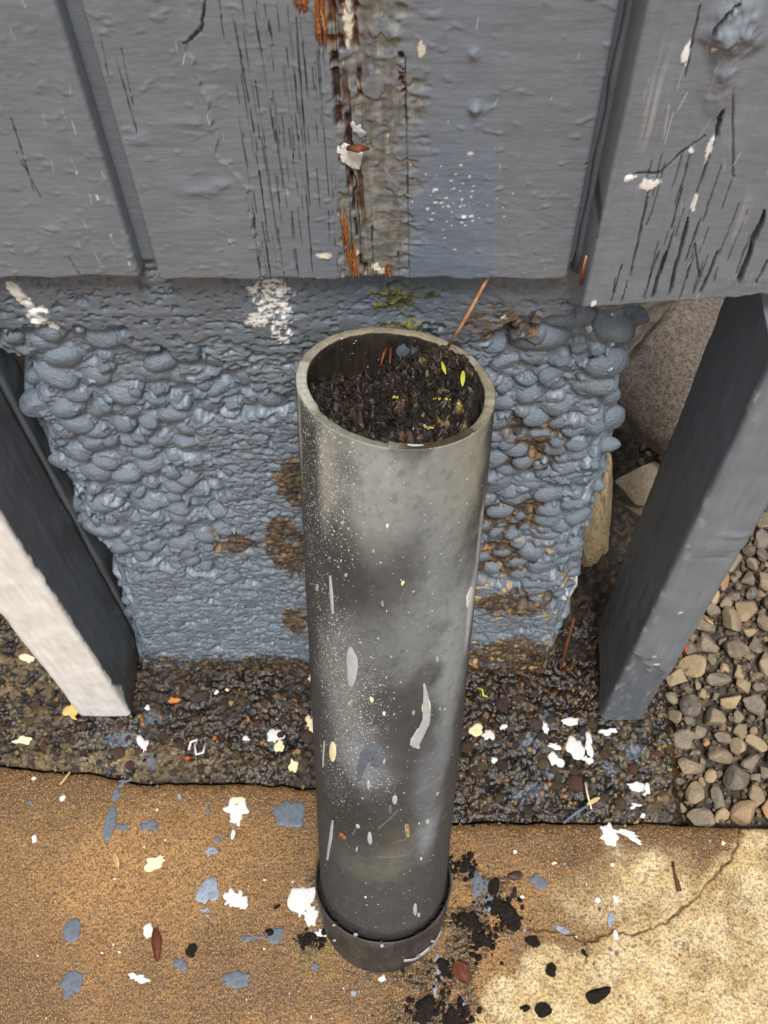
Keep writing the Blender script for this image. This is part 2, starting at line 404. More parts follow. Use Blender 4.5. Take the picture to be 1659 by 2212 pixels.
def relief_mid(X, Z):
    n_big = fbm(X * 55, Z * 40, 41, 4); n_f = fbm(X * 240, Z * 120, 43, 3)
    H = brush_relief(X, Z, 13)
    C = np.broadcast_to(PAINT, X.shape + (3,)).copy()
    C *= (0.94 + 0.14 * fbm(X * 25, Z * 25, 78, 3))[..., None]
    R = np.full(X.shape, 0.34)
    def xat(pl):                                  # boundary line as x(z)
        q = np.array([W(*p) for p in pl]); o = np.argsort(q[:, 1]); return np.interp(Z, q[o, 1], q[o, 0])
    # smooth thick coat to the left, old cracked coat to the right of a ragged step
    bx = xat([(440, 0), (432, 60), (400, 95), (425, 150), (452, 210), (470, 330), (530, 400), (545, 470), (556, 540), (565, 603)]) + (fbm(X * 90, Z * 130, 51, 4) - 0.5) * 0.009
    old = sst(-0.0006, 0.0006, X - bx)
    H += (1 - old) * 0.0009
    lip = np.exp(-((X - bx) / 0.0009) ** 2); H += lip * 0.0004
    # weathered bare patch in the middle
    wl = xat([(690, 0), (705, 100), (722, 200), (728, 300), (735, 400), (738, 500), (742, 603)]) + (n_f - 0.5) * 0.010
    wr = xat([(860, 0), (885, 150), (900, 300), (890, 420), (895, 520), (860, 603)]) + (n_big - 0.5) * 0.020
    bare = sst(-0.001, 0.001, X - wl) * (1 - sst(-0.004, 0.004, X - wr - (fbm_ax(X * 90, Z * 260, 60, 3) - 0.5) * 0.02))
    bare = bare * (1 - 0.7 * sst(0.55, 0.60, fbm(X * 110, Z * 70, 59, 4)))
    fibre = fbm_ax(X * 700, Z * 30, 61, 3); chips = fbm(X * 170, Z * 210, 63, 4)
    wood = mixc(np.broadcast_to(lin(98, 99, 96), C.shape), sst(0.46, 0.62, chips), lin(124, 119, 106))
    wood = mixc(wood, sst(0.58, 0.70, fbm(X * 130, Z * 60, 65, 4)) * 0.8, lin(84, 74, 52))
    wood = mixc(wood, sst(0.60, 0.66, fbm(X * 320, Z * 150, 66, 3)) * 0.6, lin(150, 142, 124))
    fib2 = fbm_ax(X * 420 + 2 * n_big, Z * 16, 68, 4); wood = mixc(wood, sst(0.54, 0.64, fib2) * 0.45, lin(76, 72, 62)); wood = mixc(wood, sst(0.62, 0.70, fbm_ax(X * 650, Z * 26, 69, 3)) * 0.35, lin(96, 74, 50)); wood = mixc(wood, sst(0.60, 0.68, fbm_ax(X * 60, Z * 420, 70, 3)) * 0.5, lin(132, 130, 122))
    moss = sst(0.50, 0.66, fbm(X * 150, Z * 120, 67, 3)) * (1 - sst(Z_SB, Z_SB + 0.045, Z))
    wood = mixc(wood, moss * 0.7, lin(96, 92, 40))
    C[...] = mixc(C, bare * 0.75, wood); R += bare * 0.25
    H += bare * (-0.0012 + (fibre - 0.5) * 0.0012 + (chips - 0.5) * 0.0016)
    # brown open strip along the bare edge
    for pl, w in (([(712, 0), (722, 120), (727, 200), (735, 300)], 0.0016), ([(735, 0), (742, 130), (752, 280), (758, 400), (763, 470)], 0.0013), ([(765, 0), (768, 60), (775, 160), (772, 300), (785, 480), (790, 595)], 0.0009), ([(866, 120), (873, 210)], 0.0011), ([(760, 380), (770, 500), (780, 580)], 0.0007)):
        q = [W(*p) for p in pl]; D, T = seg_dist(X, Z, wiggle(q, 0.0005, 6, 3), 0.006)
        m = (1 - sst(w * 0.5, w * 1.6, D)) * sst(0.25, 0.45, vnoise(T * 16, T * 0 + w * 9999, 5)); C[...] = mixc(C, m, mixc(np.broadcast_to(lin(104, 62, 30), C.shape), sst(0.4, 0.6, n_f), lin(48, 28, 18))); H -= m * 0.0022; R += 0.3 * m
    # bluish repainted panel with a straight masked edge
    px0 = xat([(905, 0), (935, 150), (905, 320), (900, 450), (890, 603)]) + (n_big - 0.5) * 0.022
    px1 = xat([(1100, 0), (1080, 80), (1072, 260), (1068, 603)])
    fade = np.clip(0.45 + 0.75 * (1 - sst(Z_SB + 0.01, Z_SB + 0.15, Z)), 0, 1)
    pan = sst(-0.010, 0.012, X - px0) * (1 - sst(-0.0008, 0.0008, X - px1 - (fbm_ax(X * 0, Z * 200, 5, 2) - 0.5) * 0.0012)) * fade
    C[...] = mixc(C, np.clip(pan * 0.8 * (0.8 + 0.4 * n_big), 0, 1), lin(106, 117, 134)); R -= pan * 0.05
    H += pan * 0.00015
    # fine vertical checks in the old coat
    lst = []; r = np.random.default_rng(5)
    for k in range(85):
        px = r.uniform(450, 735); py = r.uniform(-40, 520); ln = r.uniform(50, 230)
        if px < 470 + py * 0.16: continue
        tilt = -0.327 + (px - 175) / 1237 * 0.55
        a = W(px, py); lst.append(([a, (a[0] + r.normal(0, 0.0006), max(a[1] - ln * 0.00026 * 1.3, Z_SB + 0.001))], r.uniform(0.00012, 0.00026), r.uniform(0.0004, 0.0009)))
    for a, b in (((500, 20), (575, 330)), ((545, 0), (620, 330)), ((620, 0), (640, 250)), ((640, 40), (650, 470)), ((565, 470), (585, 600)), ((600, 490), (612, 600)), ((630, 450), (640, 600)), ((660, 400), (668, 600)), ((575, 530), (582, 603))):
        q = W(*a); e = W(*b); lst.append(([q, ((q[0] * 2 + e[0]) / 3, e[1])], 0.00034, 0.0011))
    for a, b in (((215, 60), (238, 180)), ((250, 120), (300, 295)), ((262, 100), (290, 230))): lst.append(([W(*a), W(*b)], 0.00035, 0.0006))
    for a, b in (((875, 130), (884, 600)), ((768, 380), (783, 590)), ((745, 300), (765, 600)), ((755, 200), (760, 330)), ((800, 420), (806, 600)), ((860, 540), (860, 600))): lst.append(([W(*a), W(*b)], 0.0004, 0.0013))
    lst.append(([W(445, 0), W(436, 62), W(412, 88), W(392, 94)], 0.0007, 0.0015))
    lst.append(([W(548, 470), W(556, 540), W(565, 600)], 0.0005, 0.0012))
    lst.append(([W(1263, 355), W(1300, 357)], 0.0004, 0.0010))
    cracks(X, Z, H, C, lst, 50)
    # soft blister ridges
    for p, rx, rz, hh in (((430, 410), 0.012, 0.004, 0.0012), ((410, 260), 0.010, 0.004, 0.0008), ((300, 300), 0.006, 0.004, 0.0009), ((480, 395), 0.006, 0.003, 0.0011), ((1027, 232), 0.0036, 0.0042, 0.0030), ((1025, 118), 0.0032, 0.0035, 0.0012), ((853, 74), 0.003, 0.003, 0.0022), ((905, 525), 0.004, 0.001, 0.001), ((1000, 468), 0.004, 0.0014, 0.001)):
        q = W(*p); d = np.hypot((X - q[0]) / rx, (Z - q[1]) / rz); H += hh * np.exp(-d * d * 1.5) * (0.7 + 0.6 * n_f)
    b = W(350, 40); e = W(1250, 590)
    scratches(X, Z, C, 30, (b[0], e[0], Z_SB, 0.8), 31, L=(0.001, 0.006))
    r = np.random.default_rng(9)
    for k in range(70):                              # paint flecks on the blue panel
        q = W(r.normal(985, 55), r.normal(425, 45)); s = r.uniform(0.0002, 0.0006) * (1 if k % 9 else 2)
        m = 1 - sst(0.7, 1.2, np.hypot((X - q[0]) / s / 1.5, (Z - q[1]) / s)); C[...] = mixc(C, m * 0.9, WHITE * 0.85)
    for p, rx, rz in (((910, 108), 0.0018, 0.004), ((752, 40), 0.0020, 0.013), ((700, 552), 0.004, 0.0018), ((812, 580), 0.002, 0.003), ((770, 548), 0.0015, 0.002), ((828, 590), 0.003, 0.0022)):
        q = W(*p); m = blob(X, Z, q, rx, rz, fbm(X * 900, Z * 500, 88, 2), 0.5, 0.2); C[...] = mixc(C, m * 0.9, lin(214, 204, 186)); H += m * 0.0004
    # bottom-edge paint wear
    e = 1 - sst(0.0006, 0.0022, Z - Z_SB); C[...] = mixc(C, e * sst(0.48, 0.6, fbm(X * 260, Z * 120, 71, 3)) * 0.7, lin(196, 196, 194))
    return H, C, R

def relief_groove(X, Z):
    C = np.broadcast_to(PAINT * 0.9, X.shape + (3,)).copy(); H = (fbm(X * 80, Z * 30, 4, 3) - 0.5) * 0.0006
    return H, C, np.full(X.shape, 0.45)
house = empty('siding_wall', (0, YS, Z_SB), 'grey painted plywood house siding with vertical groove above rough foundation', 'wall')
gl, gr_ = W(305, 595)[0] * 0.5 + W(122, 25)[0] * 0.5, W(175, 0)[0] * 0.5 + W(340, 590)[0] * 0.5
drip = lambda X: (fbm_ax(X * 60, X * 0, 33, 3) - 0.5) * 0.0045
make_board('siding_board', -0.42, gl, Z_SB, 2.4, 0.83, YS, 0.014, 0.0009, relief_left, house, side_l=False, bottom=drip)
X_CB = wal(1302, 452, 0.388)[0]                 # left face of the corner board
X_G2 = (W(1334, 0)[0] + W(1279, 280)[0] + W(1254, 525)[0]) / 3
make_board('siding_board', gr_, X_G2, Z_SB, 2.4, 0.83, YS, 0.014, 0.0007, relief_mid, house, bottom=drip)
make_board('groove_strip', X_G2 - 0.003, X_CB + 0.012, Z_SB + 0.002, 2.4, 0.83, YS + 0.0075, 0.004, 0.0015, lambda X, Z: relief_groove(X, Z), house, side_l=False, side_r=False)
make_board('groove_strip', gl - 0.003, gr_ + 0.003, Z_SB + 0.001, 2.4, 0.83, YS + 0.0115, 0.004, 0.0015, relief_groove, house, side_l=False, side_r=False)

YC = 0.3885                                     # face of the corner board, proud of the siding
Z_CB = wal(1290, 667, YC)[1]
def WC(px, py): return wal(px, py, YC)
def relief_corner(X, Z):
    H = (fbm_ax(X * 380, Z * 22, 21, 3) - 0.5) * 0.0009 + (fbm(X * 50, Z * 35, 22, 3) - 0.5) * 0.0016
    C = np.broadcast_to(PAINT * 1.04, X.shape + (3,)).copy(); C *= (0.92 + 0.16 * fbm(X * 60, Z * 15, 79, 3))[..., None]
    lst = []
    for a, b, w in (((1652, 450), (1590, 625), 0.0016), ((1560, 235), (1545, 300), 0.0012), ((1545, 300), (1487, 470), 0.0006), ((1487, 470), (1440, 650), 0.0010),
                    ((1400, 415), (1362, 600), 0.0006), ((1355, 610), (1340, 660), 0.0005), ((1500, 520), (1510, 600), 0.0005), ((1440, 540), (1405, 655), 0.0008), ((1552, 540), (1505, 650), 0.0009),
                    ((1490, 330), (1450, 500), 0.0004), ((1515, 0), (1478, 170), 0.0005), ((1425, 540), (1385, 655), 0.0004), ((1520, 560), (1490, 650), 0.0004), ((1659, 560), (1625, 630), 0.0007)):
        q = WC(*a); e = WC(*b); lst.append(([q, e], w * 0.8, w * 2.2))
    rc = np.random.default_rng(17)
    for k in range(34):
        px = rc.uniform(1300, 1640); py = rc.uniform(330, 600); q = WC(px, py); lst.append(([q, (q[0] + rc.normal(0, 0.0006), max(q[1] - rc.uniform(0.012, 0.045), Z_CB + 0.001))], rc.uniform(0.0002, 0.0004), rc.uniform(0.0005, 0.001)))
    lst.append(([WC(1350, 378), WC(1425, 375), WC(1480, 325), WC(1525, 292)], 0.0006, 0.0012))
    lst.append(([WC(1583, 190), WC(1583, 300), WC(1583, 380), WC(1608, 380)], 0.0004, 0.0007))
    lst.append(([WC(1535, 70), WC(1570, 20), WC(1600, 0)], 0.0008, 0.002))
    cracks(X, Z, H, C, lst, 90, cont=0.45)
    for p, rx, rz, hh in (((1590, 40), 0.010, 0.010, 0.0040), ((1550, 72), 0.007, 0.005, 0.0028), ((1600, 80), 0.010, 0.008, 0.0026), ((1575, 130), 0.006, 0.010, 0.0018), ((1560, 190), 0.008, 0.014, 0.0016)):
        q = WC(*p); d = np.hypot((X - q[0]) / rx, (Z - q[1]) / rz); H += hh * np.exp(-d ** 4) * (0.6 + 0.8 * fbm(X * 300, Z * 250, 23, 3))
    fib = fbm_ax(X * 520, Z * 18, 25, 3)
    for p, rx, rz in (((1420, 190), 0.006, 0.03), ((1400, 270), 0.004, 0.02), ((1560, 150), 0.005, 0.02), ((1600, 470), 0.004, 0.02)):
        q = WC(*p); m = blob(X, Z, q, rx, rz, fib, 0.6, 0.4) * sst(0.5, 0.7, fib); C[...] = mixc(C, m * 0.3, lin(176, 174, 172))
    for p, rx, rz in (((1480, 120), 0.0014, 0.005), ((1542, 102), 0.0012, 0.0016), ((1403, 397), 0.0042, 0.003), ((1362, 384), 0.0024, 0.0024), ((1533, 318), 0.0012, 0.007), ((1500, 438), 0.0010, 0.006), ((1494, 325), 0.001, 0.0012), ((1283, 655), 0.0016, 0.003)):
        q = WC(*p); m = blob(X, Z, q, rx, rz, fbm(X * 700, Z * 350, 27, 3), 0.7, 0.15); C[...] = mixc(C, m * 0.95, WHITE); H += m * 0.0005
    scratches(X, Z, C, 24, (X_CB, 0.205, Z_CB, 0.8), 41, L=(0.003, 0.02))
    e = 1 - sst(0.0004, 0.003, Z - Z_CB); C[...] = mixc(C, e * sst(0.55, 0.7, fbm(X * 220, Z * 50, 72, 3)) * 0.6, lin(196, 196, 194))
    return H, C, np.full(X.shape, 0.34)
slope = (wal(1640, 640, YC)[1] - Z_CB) / (wal(1640, 640, YC)[0] - X_CB)
cbot = lambda X: (X - X_CB) * slope + (fbm_ax(X * 160, X * 0, 39, 3) - 0.5) * 0.006 * sst(X_CB + 0.05, X_CB + 0.09, X)
make_board('corner_board', X_CB, 0.208, Z_CB, 2.4, 0.83, YC, 0.030, 0.0008, relief_corner, house, bottom=cbot)
def relief_return(X, Z):
    return brush_relief(X, Z, 53), np.broadcast_to(PAINT, X.shape + (3,)).copy(), np.full(X.shape, 0.45)
make_board('siding_board', -1.6, -0.4215, Z_SB, 2.4, 0.83, YS, 0.014, 0.008, lambda X, Z: (0 * X, np.broadcast_to(PAINT, X.shape + (3,)).copy(), np.full(X.shape, 0.4)), house)
# dried caulk bead and dark gap at the foot of the corner board
def tube(pts, rad, mat, name, parent=None, n=8, seed=0, jitter=0.15):
    pts = [Vector(p) for p in pts]; V = []; F = []; r = random.Random(seed)
    up = Vector((0.3, 0.2, 0.9))
    for i, p in enumerate(pts):
        d = (pts[min(i + 1, len(pts) - 1)] - pts[max(i - 1, 0)]).normalized()
        a = d.cross(up); a = a.normalized() if a.length > 1e-4 else Vector((1, 0, 0)); b = d.cross(a)
        R = rad[i] if isinstance(rad, (list, tuple)) else rad
        for k in range(n):
            t = 2 * math.pi * k / n; q = p + (a * math.cos(t) + b * math.sin(t)) * R * (1 + r.uniform(-jitter, jitter)); V.append(tuple(q))
    for i in range(len(pts) - 1):
        for k in range(n): F.append((i * n + k, i * n + (k + 1) % n, (i + 1) * n + (k + 1) % n, (i + 1) * n + k))
    F.append(tuple(range(n))[::-1]); F.append(tuple((len(pts) - 1) * n + k for k in range(n)))
    me = mesh_from(name, V, F, mat, True)
    return link(name, me, parent) if parent is not None else me

def flake(poly, th, mat, name, seed=0, dome=0.6):
    """thin raised paint shape from an outline in its own plane (x, y), bottom at 0"""
    poly = np.asarray(poly, float); c = poly.mean(0); n = len(poly)
    V = []; rings = [(1.0, 0.0), (0.98, th * 0.6), (0.80, th * 0.95), (0.4, th)]
    sm = poly.copy()
    for _ in range(max(4, n // 6)): sm = (np.roll(sm, 1, 0) + sm * 2 + np.roll(sm, -1, 0)) / 4
    for k, (s, z) in enumerate(rings):
        src = poly if k < 2 else (poly * 0.5 + sm * 0.5 if k == 2 else sm)
        for p in src: q = c + (p - c) * s; V.append((q[0], q[1], z))
    V.append((c[0], c[1], th)); F = []
    for k in range(len(rings) - 1):
        for i in range(n): F.append((k * n + i, k * n + (i + 1) % n, (k + 1) * n + (i + 1) % n, (k + 1) * n + i))
    b = (len(rings) - 1) * n
    for i in range(n): F.append((b + i, b + (i + 1) % n, len(V) - 1))
    return mesh_from(name, V, F, mat, True)
def ragged(rx, ry, n=28, amt=0.25, spikes=0.0, seed=0, ang=0.0):
    r = np.random.default_rng(seed); t = np.linspace(0, 2 * np.pi, n, endpoint=False); rad = np.ones(n)
    for m, w in ((3, 1.3), (5, 1.5), (9, 1.3 + spikes), (17, 0.8 + spikes * 2.5)):
        if m > n / 2: continue
        kn = r.uniform(-1, 1, m); kn = np.append(kn, kn[0]); ph = r.uniform(0, 1); x_ = (t / (2 * np.pi) * m + ph) % m
        i0 = np.floor(x_).astype(int); f = x_ - i0; f = f * f * (3 - 2 * f); rad += amt * w * (kn[i0] * (1 - f) + kn[i0 + 1] * f)
    rad = np.clip(rad, 0.3, 1.9); x = rx * rad * np.cos(t); y = ry * rad * np.sin(t)
    return np.stack([x * math.cos(ang) - y * math.sin(ang), x * math.sin(ang) + y * math.cos(ang)], 1)

def splinter(px, py, qx, qy, w, seed, mat=None, name='wood_splinter', lift=0.0016):
    a, b = W(px, py), W(qx, qy); r = np.random.default_rng(seed); V = []; F = []
    for q in range(7):
        off = r.uniform(-0.8, 0.8) * w; t0, t1 = r.uniform(0, 0.35) * (q > 1), 1 - r.uniform(0, 0.5) * (q > 1); ww = w * r.uniform(0.14, 0.34); up = lift * r.uniform(0.3, 1.1); n = 12; base = len(V)
        for k in range(n):
            t = t0 + (t1 - t0) * k / (n - 1); e = min(1, 5 * min(k, n - 1 - k) / (n - 1) + 0.15) * r.uniform(0.75, 1.15)
            x = a[0] + (b[0] - a[0]) * t + off + r.normal(0, w * 0.05); z = a[1] + (b[1] - a[1]) * t; y = YS - up * (0.4 + 0.6 * math.sin(math.pi * k / (n - 1))) + r.normal(0, 0.00015)
            V += [(x - ww * e, YS + 0.002, z), (x - ww * e * 0.6, y, z), (x + ww * e * 0.5, y - 0.0002, z), (x + ww * e, YS + 0.002, z)]
        for k in range(n - 1):
            for m in range(3): F.append((base + k * 4 + m, base + k * 4 + m + 1, base + k * 4 + m + 5, base + k * 4 + m + 4))
    return link(name, mesh_from(name, V, F, mat or M_wood, False), house)
splinter(684, -30, 692, 98, 0.0040, 1)
splinter(660, -20, 652, 30, 0.0030, 2)
splinter(636, -20, 650, 14, 0.0024, 12)
splinter(740, 452, 752, 545, 0.0026, 3)
splinter(750, 520, 765, 602, 0.0040, 4)
splinter(775, 410, 780, 445, 0.0012, 5)
splinter(835, 572, 838, 600, 0.0022, 6)
# white filler dab with its chip of wood
q = W(755, 335); V = None
pl = np.array([(-.0050, .0055), (-.0058, .002), (-.0040, -.0012), (-.0036, -.0045), (-.001, -.006), (.0016, -.0092), (.0046, -.0088), (.0058, -.004), (.0060, .0015), (.0052, .0048), (.0024, .0040), (.0004, .0058), (-.0022, .0068)]); pl = np.repeat(pl, 3, 0) + np.random.default_rng(4).normal(0, 0.00035, (39, 2))
me = flake(pl, 0.0012, M_white, 'filler_dab'); link('filler_dab', me, house, (q[0], YS + 0.0004, q[1]), (math.pi / 2, 0, 0))
q = W(770, 280); me = flake(ragged(0.0030, 0.0062, 40, 0.3, 0.5, 8), 0.0010, mat_plain('smeared_filler', WHITE * 0.8, PAINT * 1.3, 260, 0.5), 'filler_dab'); link('filler_dab', me, house, (q[0], YS + 0.0004, q[1]), (math.pi / 2, 0, 0))
a, b = W(750, 306), W(797, 312)
tube([(a[0], YS - 0.004, a[1]), ((a[0] + b[0]) / 2, YS - 0.006, a[1] + 0.001), (b[0], YS - 0.003, b[1])], [0.0012, 0.0022, 0.0006], M_brown, 'wood_chip', house, 7, 3, 0.4)
# bead of caulk in the angle
pts = []; 
for k in range(15):
    z = Z_SB + 0.002 + k * 0.016; pts.append((X_CB - 0.0002 + 0.0003 * math.sin(k * 2.1), YS + 0.006, z))
tube(pts, [0.0040 if k == 0 else 0.0026 + 0.0003 * math.sin(k * 1.7) for k in range(15)], mat_plain('caulk_paint', PAINT * 0.95, PAINT * 0.8, 60, 0.4), 'caulk_bead', house, 10, 4, 0.08)
a = wal(1293, 560, 0.40); b = wal(1300, 470, 0.40)
tube([(X_CB - 0.0015, 0.3955, Z_CB + 0.012), (X_CB - 0.0015, 0.3945, Z_CB + 0.035)], [0.0012, 0.0007], M_wood, 'wood_splinter', house, 6, 9, 0.2)

# ------------------------------------------------------------------ foundation
YF = 0.434
def WF(px, py, Y=0.428): return wal(px, py, Y)
el = np.array([WF(*p) for p in ((-40, 770), (0, 778), (30, 800), (70, 830), (48, 900), (70, 935), (95, 1000), (130, 1040), (160, 1100), (170, 1170), (215, 1195), (248, 1225), (252, 1290), (278, 1345), (292, 1400), (300, 1480))])
er = np.array([WF(*p) for p in ((1420, 600), (1405, 672), (1402, 700), (1375, 770), (1352, 830), (1330, 885), (1325, 960), (1312, 1030), (1296, 1095), (1275, 1150), (1262, 1200), (1245, 1270), (1225, 1350), (1195, 1410), (1190, 1500))])
def x_left(z): o = np.argsort(el[:, 1]); return np.interp(z, el[o, 1], el[o, 0])
def x_right(z): o = np.argsort(er[:, 1]); return np.interp(z, er[o, 1], er[o, 0])
res = 0.0012
xs = np.arange(-0.40, 0.185, res); zs = np.arange(-0.03, 0.655, res)
X, Z = np.meshgrid(xs, zs, indexing='ij')
zband = WF(700, 690)[1] + 0.0 * X
n1 = fbm(X * 26, Z * 26, 101, 4); n2 = fbm(X * 90, Z * 120, 102, 4); n3 = fbm(X * 300, Z * 420, 103, 3)
bandline = zband - 0.010 + (n1 - 0.5) * 0.085 + (n2 - 0.5) * 0.020 - 0.016 * sst(-0.16, -0.06, X) * (1 - sst(-0.04, 0.0, X)) + 0.03 * sst(0.05, 0.11, X)
band = sst(-0.0012, 0.0012, Z - bandline)
# honeycomb map: 0 = flat cast paste, 1 = open pebbles
zone = np.maximum(1 - sst(-0.20, -0.075, X), 0.95 * sst(0.035, 0.075, X)) * sst(0.14, 0.36, Z + 0.08 * sst(0.0, 0.1, X) + 0.06 * (1 - sst(-0.25, -0.2, X)))
zone = np.maximum(zone, 0.75 * np.exp(-((Z - 0.475) / 0.035) ** 2) * (1 - sst(-0.05, 0.0, X)))
nh_ = fbm(X * 42, Z * 60, 107, 4)
hc = sst(0.43, 0.55, nh_ + (zone - 0.53) * 0.50); bold = hc
PL = 0.0085 + (n1 - 0.5) * 0.004 + 0.010 * (1 - sst(0.0, 0.20, Z)) * (0.6 + 0.4 * n1)       # face level
lump = np.abs(fbm(X * 75, Z * 110, 105, 3) - 0.5) * 2
H = PL - hc * (0.0062 + 0.0040 * (1 - n2)) - (1 - hc) * 0.0024 * sst(0.35, 0.75, lump)
rg = np.random.default_rng(404)
def stamp(x, z, rx, rz, hgt, base, ang):
    R = max(rx, rz) * 1.15
    i0, i1 = int((x - R - xs[0]) / res), int((x + R - xs[0]) / res) + 2; j0, j1 = int((z - R - zs[0]) / res), int((z + R - zs[0]) / res) + 2
    i0, j0 = max(i0, 0), max(j0, 0)
    if i0 >= len(xs) or j0 >= len(zs) or i1 <= 0 or j1 <= 0: return
    xx, zz = X[i0:i1, j0:j1] - x, Z[i0:i1, j0:j1] - z
    u = (xx * math.cos(ang) + zz * math.sin(ang)) / rx; v = (-xx * math.sin(ang) + zz * math.cos(ang)) / rz
    d = np.sqrt(u * u + v * v) * (1 + 0.25 * (n3[i0:i1, j0:j1] - 0.5) + 0.3 * (n2[i0:i1, j0:j1] - 0.5)); top = base + hgt * np.clip(1 - d ** 2.6, 0, 1) ** 0.6
    cur = H[i0:i1, j0:j1]; k = 0.0012
    hh = np.clip(0.5 + 0.5 * (top - cur) / k, 0, 1); new = cur * (1 - hh) + top * hh + k * hh * (1 - hh)
    H[i0:i1, j0:j1] = np.where(d < 1.0, np.maximum(cur, new), cur)
pebs = []
def hgt_at(A, x, z): return A[min(max(int((x - xs[0]) / res), 0), len(xs) - 1), min(max(int((z - zs[0]) / res), 0), len(zs) - 1)]
def try_peb(x, z, r, pad=0.86):
    for (a, b, c) in pebs:
        if abs(a - x) < 0.04 and abs(b - z) < 0.04 and math.hypot(a - x, (b - z) * 1.3) < (c + r) * pad: return False
    pebs.append((x, z, r)); return True
for p, r in (((1170, 745), 0.017), ((1310, 800), 0.016), ((120, 822), 0.012), ((85, 905), 0.015), ((335, 815), 0.013), ((395, 818), 0.013), ((352, 790), 0.013), ((205, 820), 0.014), ((310, 980), 0.010), ((265, 1195), 0.013), ((560, 785), 0.010), ((1180, 1130), 0.0105), ((1240, 1040), 0.012), ((1110, 1085), 0.009), ((1290, 845), 0.013), ((470, 850), 0.010), ((160, 1150), 0.012), ((165, 920), 0.012), ((1155, 680), 0.013), ((1225, 690), 0.014), ((1320, 720), 0.015), ((230, 900), 0.012)):
    q = WF(*p); try_peb(q[0], q[1], r, 0.6)
tries = 0
while len(pebs) < 280 and tries < 90000:
    tries += 1
    x = rg.uniform(-0.36, 0.17); z = rg.uniform(0.03, 0.575)
    if z > hgt_at(bandline, x, z) - 0.004: continue
    if x < x_left(z) + 0.001 or x > x_right(z) - 0.001: continue
    if rg.random() > hgt_at(hc, x, z) ** 0.7 + 0.03: continue
    r = rg.uniform(0.0090, 0.0140) if len(pebs) < 95 else 0.0042 + 0.0055 * rg.random() ** 1.4
    try_peb(x, z, r)
for (x, z, r) in pebs:        # mortar round the root of each stone
    stamp(x, z, r * 1.25, r * 1.02, r * 0.22, hgt_at(PL, x, z) - r * 0.52 - 0.0010, 0)
for k in range(850):
    x = rg.uniform(-0.36, 0.18); z = rg.uniform(0.0, 0.6)
    if z > hgt_at(bandline, x, z) - 0.002 or rg.random() > 0.12 + 0.88 * hgt_at(hc, x, z): continue
    r = 0.0016 + 0.0036 * rg.random() ** 1.8; p_ = hgt_at(PL, x, z)
    stamp(x, z, r * rg.uniform(1, 1.9), r, r * rg.uniform(0.6, 1.0), min(hgt_at(H, x, z) - r * 0.1, p_ - r * 0.5), rg.normal(0, 0.35))
pit = sst(0.60, 0.70, fbm(X * 120, Z * 230, 122, 3)); pit2 = sst(0.66, 0.72, fbm(X * 280, Z * 420, 123, 2))
H += (fbm(X * 420, Z * 560, 120, 2) - 0.5) * 0.0012 + (fbm_ax(X * 150, Z * 520, 121, 3) - 0.5) * 0.0007 - pit * 0.0034 * (1 - 0.6 * hc) - pit2 * 0.0016
crev = sst(0.001, 0.006, (np.roll(H, 4, 0) + np.roll(H, -4, 0) + np.roll(H, 4, 1) + np.roll(H, -4, 1)) / 4 - H)
Hb = 0.0105 + (fbm_ax(X * 14, Z * 240, 130, 3) - 0.5) * 0.0010 + (fbm(X * 50, Z * 60, 131, 3) - 0.5) * 0.002
pits = sst(0.66, 0.72, fbm(X * 240, Z * 300, 132, 2)); Hb -= pits * 0.003 * (1 - sst(-0.12, 0.02, X) * 0.7)
H = H * (1 - band) + Hb * band
# colours
C = np.broadcast_to(PAINTF, X.shape + (3,)).copy(); C *= (0.93 + 0.15 * fbm(X * 30, Z * 30, 133, 3))[..., None]
C = mixc(C, band * 0.55, lin(92, 98, 106)); R = np.full(X.shape, 0.36)  # shade under the siding overhang painted into the top band's colour
dirt_n = 0.55 * fbm(X * 110, Z * 150, 140, 5, 0.62) + 0.45 * fbm(X * 260, Z * 420, 143, 3); fine_n = fbm(X * 380, Z * 380, 141, 3)
def WFp(p): return WF(*p)
dm = np.zeros_like(X)
for p, rx, rz, s in (((1100, 1120), 0.040, 0.030, 1.0), ((1080, 1210), 0.035, 0.030, 1.1), ((1110, 1300), 0.045, 0.030, 0.8), ((1090, 1390), 0.05, 0.035, 1.0), ((640, 1040), 0.018, 0.04, 0.9), ((620, 1180), 0.02, 0.06, 0.95), ((500, 1170), 0.03, 0.02, 0.8), ((640, 1330), 0.016, 0.03, 0.9), ((1150, 960), 0.03, 0.05, 0.55), ((1090, 690), 0.03, 0.02, 0.5)):
    q = WF(*p); dm = np.maximum(dm, s * (1 - sst(0.35, 1.15, np.hypot((X - q[0]) / rx, (Z - q[1]) / rz))))
dmask = sst(0.50, 0.58, dirt_n + (dm - 0.65) * 0.42 + (0.25 - H / 0.012 * 0.06)) * sst(0.05, 0.25, dm)
dcol = mixc(np.broadcast_to(lin(96, 74, 46), C.shape), sst(0.40, 0.55, fine_n), lin(52, 40, 26)); dcol = mixc(dcol, sst(0.66, 0.74, fbm(X * 200, Z * 200, 142, 2)), lin(128, 98, 60))
C = mixc(C, dmask * 0.9, dcol); R += 0.35 * dmask; H += dmask * (fine_n - 0.4) * 0.002
bot = 1 - sst(0.006, 0.030, Z + (fbm(X * 22, Z * 30, 144, 4) - 0.5) * 0.07 + (dirt_n - 0.5) * 0.09 - 0.016 * sst(0.03, 0.1, X))
C = mixc(C, bot * 0.95, mixc(np.broadcast_to(lin(44, 30, 18), C.shape), sst(0.52, 0.64, fine_n), lin(92, 72, 30))); R += 0.2 * bot; H += bot * (fine_n - 0.5) * 0.004
rgt = sst(0.03, 0.06, X); C = mixc(C, crev * rgt * 0.75 * sst(0.40, 0.55, dirt_n), lin(92, 74, 44))
